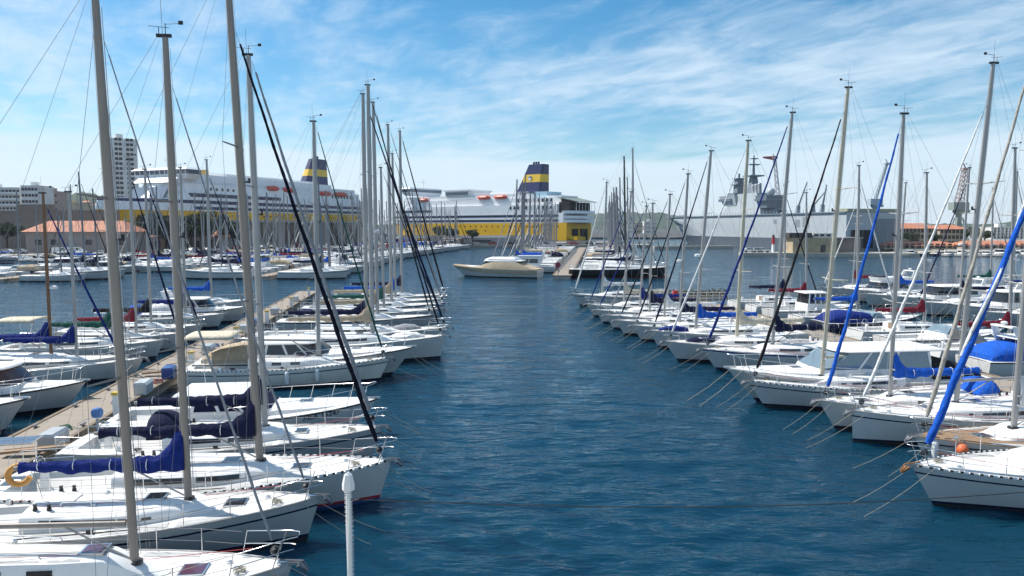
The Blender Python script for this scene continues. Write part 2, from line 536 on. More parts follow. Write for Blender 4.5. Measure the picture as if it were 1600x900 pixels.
def place(root, bow, h, L):
    c = Vector((bow.x, bow.y)) - h * (L / 2)
    root.location = (c.x, c.y, 0)
    root.rotation_euler = (0, 0, math.atan2(h.y, h.x))

def arc(c, r, a0, a1, n, plane='yz'):
    out = []
    for i in range(n + 1):
        a = a0 + (a1 - a0) * i / n
        out.append((c[0], c[1] + r * math.cos(a), c[2] + r * math.sin(a)) if plane == 'yz' else (c[0] + r * math.cos(a), c[1] + r * math.sin(a), c[2]))
    return out

def sailboat(label, L=11.0, B=3.5, fb=1.05, mh=15.0, ms=4.3, rake=0.35, lod=3, group=None, hullc=None, band=None, stripe=None, boot=None, anti=None,
             cover='navy', jib='navy', jr=0.075, jtop=0.9, dodger=None, bimini=None, win='long', dash=False, teakdeck=False, mastc=None,
             over=0.9, sw=0.78, moor=True, anchorm=None, deckmat=None, arch=False, name='sailboat', wr=None, anchor=True, tender=None, spr=2, cw=1.0, chh=1.0, jibspiral=None, kind_boom=True):
    """bow along +x; ms = metres from bow tip to mast, mh = mast top above water, rake = aft shift of the mast top"""
    root = empty(name)
    tag(root, label, 'sailboat', group)
    H = Hull(L, B, fb, over=over, sw=sw)
    hullc = hullc or gel; band = band or hullc; stripe = stripe or hullc; boot = boot or navyh; anti = anti or antif_k
    hull = H.mesh(None).build('hull', [hullc, band, stripe, boot, anti], root, smooth=40)
    dm = deckmat or deckm
    ck = (.05, .31)
    H.deck(ck if lod >= 2 else None).build('deck', [coach, teak if teakdeck else dm], root, smooth=30)
    wr = wr or (0.005 if lod >= 3 else 0.008 if lod == 2 else 0.014)
    # coachroof
    xa, xf = -L / 2 + L * .325, L / 2 - L * .235
    cr = []; N = 13
    def csec(x):
        u = (x - xa) / (xf - xa); t = H.t_of(x)
        w = min(H.hb(t) * .64, B * .32) * cw * (1 - .35 * sstep(.55, 1, u))
        hh = (.50 - .20 * u) * (1 - sstep(.72, 1.0, u)) + .012
        hh *= fb / 1.05 * chh
        return w, hh, H.sh(t) - .0
    for i in range(N):
        x = xa + (xf - xa) * (i / (N - 1))
        w, hh, b = csec(x)
        half = [(w, -.04), (w * .985, hh * .35), (w * .95, hh * .74), (w * .86, hh * .94), (w * .55, hh + .03), (0, hh + .05)]
        cr.append([(x, y, b + z) for y, z in half] + [(x, -y, b + z) for y, z in reversed(half[:-1])])
    cab = MB().loft(cr, closed=True).build('coachroof', coach, root, smooth=35)
    def ctop(x):
        w, hh, b = csec(min(max(x, xa), xf)); return b + hh + .05
    # windows in the coachroof sides
    if lod >= 1:
        if win == 'long': spans = [(.10, .40), (.45, .68)]
        elif win == 'ports': spans = [(.06, .16), (.26, .36), (.46, .56)]
        elif win == 'wedge': spans = [(.10, .66)]
        elif win == 'big': spans = [(.06, .30), (.33, .52), (.55, .72)]
        else: spans = []
        wz0, wzh = (.52, .26) if win == 'ports' and chh > 1.5 else (.36, .36)
        for sd in (1, -1):
            for (u0, u1) in spans:
                mb = MB(); n = 4; ra = []; rb = []
                for i in range(n + 1):
                    u = u0 + (u1 - u0) * i / n; x = xa + (xf - xa) * u; w, hh, b = csec(x)
                    tp = 1.0 if win != 'wedge' else 1 - .55 * i / n
                    for lst, off in ((ra, -.02), (rb, .012)):
                        lst.append([(x, sd * (w * .985 + off), b + hh * wz0), (x, sd * (w * (.985 - .035 * tp) + off), b + hh * (wz0 + wzh * tp))])
                rings = [[rb[i][0], rb[i][1], ra[i][1], ra[i][0]] for i in range(n + 1)]
                mb.loft(rings)
                mb.build('window', glass, cab)
    # hatches
    if lod >= 2:
        for (hx, hs) in ((L / 2 - ms + 1.3, .30), (L / 2 - ms - .85, .27)):
            if hx > L / 2 - 1.2: continue
            zt = ctop(hx) if hx < xf else H.sh(H.t_of(hx)) + .06
            mb = MB().box(hx - hs, hx + hs, -hs, hs, zt - .06, zt + .03)
            ho = mb.build('hatch', steel if lod > 2 else coach, root)
            MB().box(hx - hs + .05, hx + hs - .05, -hs + .05, hs - .05, zt + .0, zt + .036).build('hatch_pane', glassp if win == 'ports' else glass, ho)
        # companionway hood, garage
        zt = ctop(xa + .6)
        MB().hexa([(xa - .02, -.36, zt - .32), (xa + 1.0, -.36, zt - .08), (xa + 1.0, .36, zt - .08), (xa - .02, .36, zt - .32)],
                  [(xa - .02, -.34, zt + .03), (xa + 1.0, -.33, zt + .02), (xa + 1.0, .33, zt + .02), (xa - .02, .34, zt + .03)]).build('companionway_hood', coach, root)
        MB().box(xa - .03, xa + .01, -.3, .3, zt - .55, zt - .02).build('companionway_door', glass if win != 'long' else teak, root)
        if lod >= 3:
            for sd in (1, -1):
                MB().tube([(xa + .8, sd * .55, zt + .03), (xa + .85, sd * .55, zt + .10), (xa + 2.6, sd * .5, ctop(xa + 2.6) + .08), (xa + 2.65, sd * .5, ctop(xa + 2.65) + .0)], .016, 5).build('grab_rail', teak if teakdeck else steel, root)
                for wx in (.25, .6):
                    MB().tube([(xa + wx, sd * .72, zt - .06), (xa + wx, sd * .72, zt + .05), (xa + wx, sd * .72, zt + .055), (xa + wx, sd * .72, zt + .13)], [.065, .055, .04, .055], 10).build('winch', black, root, smooth=40)
        for sd in (1, -1):
            yw = H.hb(.22) * .70
            MB().tube([(-L / 2 + L * .2, sd * yw, H.sh(.2) + .02), (-L / 2 + L * .2, sd * yw, H.sh(.2) + .18)], [.09, .06], 10).build('winch', steel, root, smooth=40)
        # wheel
        cx = -L / 2 + L * .115; zc0 = H.sh(.1) - .3
        whl = MB().tube(arc((cx, 0, zc0 + .72), .42, 0, 2 * math.pi, 18), .017, 5, cap=False)
        for k in range(4):
            a = k * math.pi / 2 + .3
            whl.tube([(cx, 0, zc0 + .72), (cx, .42 * math.cos(a), zc0 + .72 + .42 * math.sin(a))], .01, 4)
        whl.build('steering_wheel', steel, root, smooth=60)
        MB().loft([[(cx + .05, -.12, zc0 - .12), (cx + .3, -.12, zc0 - .12), (cx + .3, .12, zc0 - .12), (cx + .05, .12, zc0 - .12)],
                   [(cx + .08, -.09, zc0 + .7), (cx + .24, -.09, zc0 + .75), (cx + .24, .09, zc0 + .75), (cx + .08, .09, zc0 + .7)]]).build('steering_pedestal', coach, root)
    # toe rail
    if dash and lod >= 2:
        nn = 90
        for sd in (1, -1):
            tr_ = MB()
            for i in range(nn):
                t0, t1 = .04 + .95 * i / nn, .04 + .95 * (i + (.62 if i % 2 else 1.0)) / nn
                a = H.pt(t0, H.sh(t0), sd); b = H.pt(t1, H.sh(t1), sd)
                hh = .055
                q = [a + Vector((0, -.0 * sd, -.005)), b + Vector((0, 0, -.005)), b + Vector((0, 0, hh)), a + Vector((0, 0, hh))]
                q2 = [p + Vector((0, -.025 * sd, 0)) for p in q]
                tr_.hexa(q, q2, i % 2)
            tr_.build('toe_rail', [whitep, black], root)
    else:
        for sd in (1, -1):
            MB().tube([H.pt(t, H.sh(t), sd) + Vector((0, -.02 * sd, .018)) for t in H.T], .024, 4).build('toe_rail', teak if teakdeck else (alu if lod > 1 else coach), root)
    # mast, spreaders
    xm = L / 2 - ms; zb = ctop(xm) - .05 if xm < xf else H.sh(H.t_of(xm))
    r0 = (.112 if lod >= 3 else .13 if lod == 2 else .15) * (mh / 15.0) ** .8
    mm = mastc or alu
    def mp(z):
        f = (z - zb) / (mh - zb); return Vector((xm - rake * f, 0, z))
    mast = MB().tube([mp(zb), mp(zb + (mh - zb) * .75), mp(mh - .25), mp(mh)], [r0, r0, r0 * .78, r0 * .72], 10 if lod > 1 else 7, flat=.68).build('mast', mm, root, smooth=60)
    sp_pts = []
    for k in range(spr):
        z = zb + (mh - zb) * ((k + 1) / (spr + 1)) * (1.02 if k == 0 else .98)
        ln = B * (.33 - .05 * k)
        for sd in (1, -1):
            p = mp(z); q = p + Vector((-.22, sd * ln, .06))
            sp_pts.append((k, sd, q))
            MB().tube([p, q], [.035, .022], 5, flat=.5).build('spreader', mm, mast)
    top = mp(mh)
    if lod >= 2:
        hd = MB().box(top.x - .22, top.x + .16, -.05, .05, mh - .02, mh + .06)
        hd.tube([(top.x, .03, mh), (top.x, .03, mh + .35)], .012, 4)
        hd.tube([(top.x, .03, mh + .33), (top.x + .38, .03, mh + .36)], .008, 4)
        hd.box(top.x + .34, top.x + .46, .02, .04, mh + .33, mh + .43)
        hd.tube([(top.x - .16, 0, mh), (top.x - .16, 0, mh + .25)], .01, 4)
        hd.tube([(top.x - .42, 0, mh + .27), (top.x + .1, 0, mh + .23)], .008, 4)
        hd.build('masthead_vane', black, mast)
        if lod >= 3 or rnd.random() < .6:
            MB().tube([(top.x - .05, -.05, mh), (top.x - .07, -.05, mh + .95)], .006, 4).build('radio_antenna', wire, mast)
        if lod >= 3:
            MB().tube([mp(zb - .01), mp(zb + .06)], r0 * 1.7, 10).build('mast_collar', black, mast)
            for zz_ in (zb + .9, zb + 1.25):
                q = mp(zz_); MB().tube([q + Vector((0, r0 * .6, 0)), q + Vector((0, r0 * .6 + .14, 0))], [.05, .045], 8).build('halyard_winch', steel, mast)
            # halyards close to the mast
            for k, (ox, oy) in enumerate(((r0 + .03, .05), (r0 + .05, -.05), (-r0 - .04, .04))):
                MB().tube([mp(zb + .2) + Vector((ox, oy, 0)), mp(mh - .3) + Vector((ox * .8, oy * .6, 0))], .005, 4).build('halyard', whitep if k else wire, mast)
    # rigging wires
    tch = H.t_of(xm - .25)
    for sd in (1, -1):
        ch = Vector((xm - .25, sd * H.hb(tch) * .93, H.sh(tch)))
        pts = [ch] + [q for (k, s_, q) in sp_pts if s_ == sd] + [mp(mh * jtop + (1 - jtop) * mh * .5) + Vector((0, sd * .05, 0))]
        MB().tube(pts, wr, 4, cap=False).build('shroud', wire, root)
        if lod >= 2:
            z1 = sp_pts[0][2].z - .1
            MB().tube([ch + Vector((.12, -.06 * sd, 0)), mp(z1)], wr, 4, cap=False).build('lower_shroud', wire, root)
    st = Vector((-L / 2 + .2, 0, H.sh(0)))
    if lod >= 2:
        spl = st + Vector((.45, 0, 2.4))
        MB().tube([top + Vector((-.2, 0, 0)), spl], wr, 4, cap=False).build('backstay', wire, root)
        for sd in (1, -1):
            MB().tube([spl, st + Vector((.05, sd * H.hb(0) * .7, 0))], wr, 4, cap=False).build('backstay_leg', wire, root)
    else:
        MB().tube([top, st], wr, 3, cap=False).build('backstay', wire, root)
    # furled jib on the forestay
    jt = mp(zb + (mh - zb) * jtop) + Vector((r0, 0, 0))
    jb = Vector((L / 2 - .32, 0, H.sh(.97) + .12))
    if jib:
        dv = jb - jt; n = 90 if lod >= 3 else 30 if lod == 2 else 8
        pts = []; rr = []
        for i in range(n + 1):
            f = i / n; sag = math.sin(math.pi * f) * .05
            pts.append(jt + dv * (.03 + f * .93) + Vector((-sag, 0, -sag * .3)))
            rr.append(jr * (.42 + .75 * f ** .8) * (1 + .07 * math.sin(i * 2.1)) * (1 if i < n else .55))
        jo = MB()
        if lod >= 3:
            t_ = dv.normalized(); e1 = t_.cross(Vector((0, 1, 0))).normalized(); e2 = t_.cross(e1); rgs = []
            for i, (q, r_) in enumerate(zip(pts, rr)):
                rgs.append([q + (e1 * math.cos(a) + e2 * math.sin(a)) * r_ * (1 + .16 * math.cos(a - i * .42) + .07 * math.cos(2 * a + i * .9 + L)) for a in [k * math.pi / 6 for k in range(12)]])
            jo.loft(rgs)
        else:
            jo.tube(pts, rr, 8 if lod > 1 else 5)
        js = jo.build('furled_jib', CL[jib], root, smooth=60)
        if jibspiral:
            sp = MB(); vs = []
            turns = 2.2; m_ = 120
            for i in range(m_ + 1):
                f = i / m_; a = f * turns * 2 * math.pi
                c0 = jt + dv * (.05 + f * .72); r_ = jr * (.42 + .75 * (f * .78) ** .8) * .62
                t_ = dv.normalized(); e1 = t_.cross(Vector((0, 1, 0))).normalized(); e2 = t_.cross(e1)
                vs.append(c0 + (e1 * math.cos(a) + e2 * math.sin(a)) * r_)
            sp.tube(vs, [jr * (.25 + .42 * i / m_) for i in range(m_ + 1)], 6)
            sp.build('sail_strip', CL[jibspiral], js, smooth=60)
        MB().tube([jt, jt + dv * .035], wr * 1.3, 4).build('forestay_end', wire, root)
        if lod >= 2:
            dn = dv.normalized()
            MB().tube([jt + dv * .972, jt + dv * .976, jt + dv * .984, jt + dv * .99], [.05, .11, .11, .05], 9).build('furler_drum', black, root, smooth=40)
            MB().tube([jt + dv * .98, jb], wr * 1.5, 4).build('forestay_end', steel, root)
    else:
        MB().tube([jt, jb], wr * 1.1, 4, cap=False).build('forestay', wire, root)
    # boom and its cover
    zbm = zb + (.95 if lod >= 2 else .9)
    bl = min(L * .39, xm + L / 2 - 1.2)
    gp = mp(zbm) + Vector((-r0 - .04, 0, 0)); be = gp + Vector((-bl, 0, .12))
    boom = MB().tube([gp, be], [.07, .06], 8, flat=.8).build('boom', mm, root, smooth=60)
    if lod >= 2:
        MB().tube([gp + Vector((-1.3, 0, -.02)), mp(zb + .12) + Vector((-r0, 0, 0))], .028, 6).build('boom_vang', alu, boom)
        MB().tube([be + Vector((.5, 0, -.03)), Vector((be.x + .8, 0, H.sh(.2) + .05))], .010, 4).build('mainsheet', rope, boom)
        MB().tube([be, top + Vector((-.15, 0, -.1))], wr * .8, 3, cap=False).build('topping_lift', wire, boom)
    if cover:
        rings = []; n = 30 if lod >= 2 else 10
        for i in range(n + 1):
            f = i / n; p = gp + (be - gp) * (f * .97) + Vector((.0, 0, 0))
            hh = .17 + .20 * (1 - f) ** 1.4 + (.75 * (1 - f / .16) ** 1.6 if f < .16 else 0)
            hh *= (1 + .07 * math.sin(i * 2.7 + L) + .05 * math.sin(i * 1.1 + B * 9)) if lod >= 2 else 1
            w = (.10 + .10 * (1 - f) ** .7) * (1 + .12 * math.sin(i * 1.9) + .08 * math.sin(i * .83 + L))
            lo = -.12 - .035 * math.sin(i * 1.3) - .03 * math.sin(i * .47 + L)
            x0 = p.x + (.10 if i == 0 else 0)
            rings.append([(x0, 0, p.z + lo), (x0, w * .7, p.z + lo + .02), (x0, w, p.z + lo + .12), (x0, w * .85, p.z + hh * .45), (x0, w * .38, p.z + hh * .82), (x0, 0, p.z + hh),
                          (x0, -w * .38, p.z + hh * .82), (x0, -w * .85, p.z + hh * .45), (x0, -w, p.z + lo + .12), (x0, -w * .7, p.z + lo + .02)])
        co = MB().loft(rings).build('sail_cover', CL[cover], boom, smooth=50)
        if lod >= 3:
            for f in (.2, .42, .64, .85):
                p = gp + (be - gp) * f
                MB().tube(arc((p.x, 0, p.z + .07), .21 - .07 * f, 0, 2 * math.pi, 10), .011, 4, cap=False).build('cover_tie', whitep, co)
    # spray hood, bimini
    def hood(x0, x1, w, z0, hgt, m, nm):
        mb = MB(); rings = []; n = 7
        for i in range(n + 1):
            f = i / n; x = x1 + (x0 - x1) * f
            k = math.sin(math.pi / 2 * min(1, .12 + f * 1.15)) if nm == 'spray_hood' else .93 + .07 * math.sin(math.pi * f)
            row = []
            for j in range(9):
                a = math.pi * j / 8
                y = w * math.cos(a) * (1 if nm != 'spray_hood' else .85 + .15 * k)
                zz_ = (math.sin(a) ** .55) * hgt * k if nm == 'spray_hood' else hgt + .10 * math.sin(a) - (.12 if j in (0, 8) else 0)
                row.append((x, y, z0 + zz_))
            rings.append(row)
        mb.loft(rings, closed=False, cap0=False, cap1=False)
        o = mb.build(nm, m, root, smooth=60)
        so = o.modifiers.new('thickness', 'SOLIDIFY'); so.thickness = .02
        return o
    if dodger:
        hood(xa - .55, xa + .55, min(1.05, H.hb(.3) * .68), H.sh(.3) + .35, .78, CL[dodger], 'spray_hood')
    if bimini:
        bx0, bx1 = -L / 2 + .5, -L / 2 + L * .27
        hood(bx0, bx1, H.hb(.15) * .8, H.sh(.1) + .1, 1.75, CL[bimini], 'bimini')
        for sd in (1, -1):
            for bx in (bx0 + .1, bx1 - .1):
                MB().tube([(bx * .6 + (bx0 + bx1) * .2, sd * H.hb(.15) * .85, H.sh(.1)), (bx, sd * H.hb(.15) * .8, H.sh(.1) + 1.75)], .014, 5).build('bimini_leg', steel, root)
    if tender:
        xt = L / 2 - ms * .52
        mb = MB(); zt = (ctop(xt) if xt < xf else H.sh(H.t_of(xt))) + .02
        rings = []
        for i in range(9):
            f = i / 8; x = xt - 1.1 + 2.2 * f; w = .55 * math.sin(math.pi * (.14 + .72 * f)) ; hh = .42 * math.sin(math.pi * (.16 + .7 * f)) * (1 + .1 * math.sin(i * 2.3))
            rings.append([(x, w, zt), (x, w * .9, zt + hh * .6), (x, w * .4, zt + hh), (x, -w * .4, zt + hh * .96), (x, -w * .9, zt + hh * .55), (x, -w, zt)])
        MB().loft(rings).build('deck_cover', CL[tender], root, smooth=50)
    if lod >= 2:
        # pulpit, pushpit, stanchions, lifelines
        hh = .62
        def dk(t, sd, inn=.07): return H.pt(t, H.sh(t), sd) + Vector((0, -sd * inn, .01))
        pr = .0135 if lod >= 3 else .016
        pp = MB(); tip = Vector((L / 2 + .18, 0, H.sh(1) + hh + .08))
        for sd in (1, -1):
            a = dk(.89, sd); b = dk(.965, sd, .03)
            pp.tube([a, a + Vector((.12, sd * .02, hh)), tip + Vector((-.25, sd * .26, 0)), tip + Vector((-.02, sd * .15, 0)), tip], pr, 6, cap=False)
            pp.tube([b, tip + Vector((-.35, sd * .30, -.02))], pr, 6)
            pp.tube([a + Vector((.06, sd * .01, hh * .5)), tip + Vector((-.28, sd * .23, -.30)), tip + Vector((-.12, sd * .14, -.30))], pr * .9, 5, cap=False)
        pp.build('pulpit', steel, root, smooth=60)
        ps = MB(); a0 = -L / 2 + .22
        for sd in (1, -1):
            w = H.hb(.03) * .9
            ps.tube([dk(.14, sd), dk(.14, sd) + Vector((0, 0, hh)), (a0 + .05, sd * w, H.sh(0) + hh), (a0, sd * w * .45, H.sh(0) + hh), (a0, sd * w * .45, H.sh(0))], pr, 6, cap=False)
            ps.tube([(a0 + .05, sd * w, H.sh(0)), (a0 + .05, sd * w, H.sh(0) + hh)], pr, 6)
            ps.tube([dk(.14, sd) + Vector((0, 0, hh * .5)), (a0 + .05, sd * w, H.sh(0) + hh * .5), (a0, sd * w * .45, H.sh(0) + hh * .5)], pr * .9, 5, cap=False)
        ps.build('pushpit', steel, root, smooth=60)
        ts = [.14, .28, .42, .56, .70, .80, .89]
        for sd in (1, -1):
            for t in ts[1:-1]:
                p = dk(t, sd)
                MB().tube([p, p + Vector((0, 0, hh))], .0125, 5).build('stanchion', steel, root)
            for fz in ((1.0, .5) if lod >= 3 else (1.0,)):
                MB().tube([dk(t, sd) + Vector((0, 0, hh * fz - .01)) for t in ts], .0055 if lod >= 3 else .008, 4, cap=False).build('lifeline', wire, root)
        # bow roller, anchor, windlass
        br = MB().box(L / 2 - .35, L / 2 + .18, -.08, .08, H.sh(1) - .02, H.sh(1) + .05)
        br.build('bow_roller', steel, root)
        if anchor:
            an = MB().tube([(L / 2 - .3, 0, H.sh(1) + .10), (L / 2 + .25, 0, H.sh(1) + .05), (L / 2 + .36, 0, H.sh(1) - .16)], .025, 5)
            an.hexa([(L / 2 + .12, -.17, H.sh(1) - .02), (L / 2 + .3, -.02, H.sh(1) - .24), (L / 2 + .3, .02, H.sh(1) - .24), (L / 2 + .12, .17, H.sh(1) - .02)],
                    [(L / 2 + .16, -.15, H.sh(1) + .0), (L / 2 + .36, -.02, H.sh(1) - .2), (L / 2 + .36, .02, H.sh(1) - .2), (L / 2 + .16, .15, H.sh(1) + .0)])
            an.build('anchor', anchorm or wire, root, smooth=40)
        for sd in (1, -1):
            for t in (.9, .05):
                p = dk(t, sd, .12); MB().tube([p + Vector((-.11, 0, .05)), p + Vector((.11, 0, .05))], .018, 5).build('cleat', steel, root)
        if arch:
            ar = MB(); x0 = -L / 2 + .5; w = H.hb(.05) * .85
            ar.tube([(x0 + .5, w, H.sh(0)), (x0, w * .95, H.sh(0) + 1.9), (x0, -w * .95, H.sh(0) + 1.9), (x0 + .5, -w, H.sh(0))], .025, 6, cap=False)
            ar.box(x0 - .35, x0 + .35, -w * .8, w * .8, H.sh(0) + 1.95, H.sh(0) + 1.98)
            ar.build('stern_arch', steel, root)
    if lod >= 3:
        # non-slip panels, deck vents, genoa tracks and cars, sheets and coiled lines
        ns = mat('nonskid_grey', (0.47, 0.47, 0.46), .8, var=.1, bump=.2, bscale=200)
        for sd in (1, -1):
            for (u0, u1) in ((.12, .30), (.33, .50), (.53, .66)):
                ra, rb = [], []
                for i in range(4):
                    x = xa + (xf - xa) * (u0 + (u1 - u0) * i / 3); w, hh_, b = csec(x)
                    ra.append([(x, sd * w * .56, b + hh_ + .024), (x, sd * w * .80, b + hh_ * .955 + .006), (x, sd * w * .80, b + hh_ * .955 - .02), (x, sd * w * .56, b + hh_ - .01)])
                MB().loft(ra).build('nonskid_panel', ns, cab)
            for (t0, t1) in ((.36, .50), (.52, .66), (.68, .80)):
                ra = []
                for i in range(5):
                    t = t0 + (t1 - t0) * i / 4; a = H.sh(t); hb_ = H.hb(t); x = -L / 2 + L * t
                    y0_, y1_ = hb_ * .90, max(hb_ * .70, csec(min(max(x, xa), xf))[0] + .05)
                    zf = lambda y: a + .004 + .05 * (1 - (y / hb_) ** 2) * min(1, hb_) + .008
                    ra.append([(x, sd * y0_, zf(y0_)), (x, sd * y1_, zf(y1_)), (x, sd * y1_, zf(y1_) - .03), (x, sd * y0_, zf(y0_) - .03)])
                MB().loft(ra).build('side_deck_panel', ns, root)
            p = H.pt(.33, H.sh(.33), sd) * 1.0; q = H.pt(.60, H.sh(.60), sd)
            k_ = Vector((0, -sd * .28, .03))
            tr2 = MB().tube([p + k_, q + k_], .018, 4).build('genoa_track', black, root)
            c0 = (p + k_).lerp(q + k_, .6)
            MB().box(c0.x - .08, c0.x + .08, c0.y - .03, c0.y + .03, c0.z, c0.z + .09).build('genoa_car', black, tr2)
            a0_ = Vector((L / 2 - .9, sd * .05, H.sh(.9) + .45)); wz = Vector((-L / 2 + L * .2, sd * H.hb(.22) * .7, H.sh(.2) + .12))
            MB().tube([a0_, a0_.lerp(c0, .5) + Vector((0, -sd * .1, -.12)), c0 + Vector((0, 0, .06)), c0.lerp(wz, .5) + Vector((0, 0, -.02)), wz], .008, 4, cap=False).build('jib_sheet', roper if sd > 0 else rope, root)
        for (vx, vy) in ((xa + 1.6, .45), (xa + 1.6, -.45), (L / 2 - 1.5, .25)):
            zt = (ctop(vx) if vx < xf else H.sh(H.t_of(vx)) + .05) - .02
            MB().tube([(vx, vy, zt), (vx, vy, zt + .05), (vx, vy, zt + .07)], [.09, .08, .03], 10).build('deck_vent', steel, root, smooth=40)
        for (cx_, cy_) in ((L / 2 - 1.15, -.28), (-L / 2 + L * .26, -H.hb(.25) * .78)):
            zt = H.sh(H.t_of(cx_)) + .07
            pts = [(cx_ + (.10 + .05 * math.sin(i * .7)) * math.cos(i * .5), cy_ + (.10 + .05 * math.sin(i * .7)) * math.sin(i * .5), zt + .0012 * i) for i in range(60)]
            MB().tube(pts, .011, 4).build('rope_coil', rope if cx_ > 0 else roped, root)
        for i_, yy in enumerate((-.22, -.16, -.10, .12, .18)):
            MB().tube([(xm - .1, yy * .6, zb + .03), (xm - .6, yy, ctop(xm - .6) + .012), (xa + .5, yy * 2.6, ctop(xa + .5) + .0), (xa + .25, yy * 2.9, ctop(xa + .3) + .05)], .007, 4).build('halyard_tail', (roper, rope, roped, whitep, rope)[i_], root)
        MB().tube([mp(mh * .62) + Vector((r0, 0, 0)), mp(mh * .62) + Vector((r0 + .12, 0, 0)), mp(mh * .62) + Vector((r0 + .12, 0, .12))], [.03, .05, .04], 8).build('steaming_light', black, mast)
    if lod == 2 and rnd.random() < .3:
        q = mp(zb + (mh - zb) * .42)
        MB().tube([q + Vector((r0 + .22, 0, -.1)), q + Vector((r0 + .22, 0, -.08)), q + Vector((r0 + .22, 0, .06)), q + Vector((r0 + .22, 0, .1))], [.12, .22, .22, .1], 12).build('radar_dome', whitep, mast, smooth=40)
    if moor and lod >= 2:
        for sd in (1, -1):
            p = H.pt(.955, H.sh(.955), sd) + Vector((0, 0, .03))
            q = Vector((L / 2 + rnd.uniform(1.6, 2.6), sd * rnd.uniform(.2, .7) , -.15))
            n = 6; pts = []
            for i in range(n + 1):
                f = i / n; r_ = p.lerp(q, f); r_.z -= math.sin(math.pi * f) * .13; pts.append(r_)
            MB().tube(pts, .0085 if lod >= 3 else .012, 5, cap=False).build('mooring_line', rope, root)
        for sd in (1, -1):
            p = Vector((-L / 2 + .15, sd * H.hb(0) * .85, H.sh(0))); q = Vector((-L / 2 - 1.0, sd * H.hb(0) * .95, .62))
            MB().tube([p, p.lerp(q, .5) + Vector((0, 0, -.1)), q], .014, 5, cap=False).build('stern_line', rope, root)
    return root, H, dict(xa=xa, xf=xf, csec=csec, ctop=ctop, xm=xm, zb=zb)
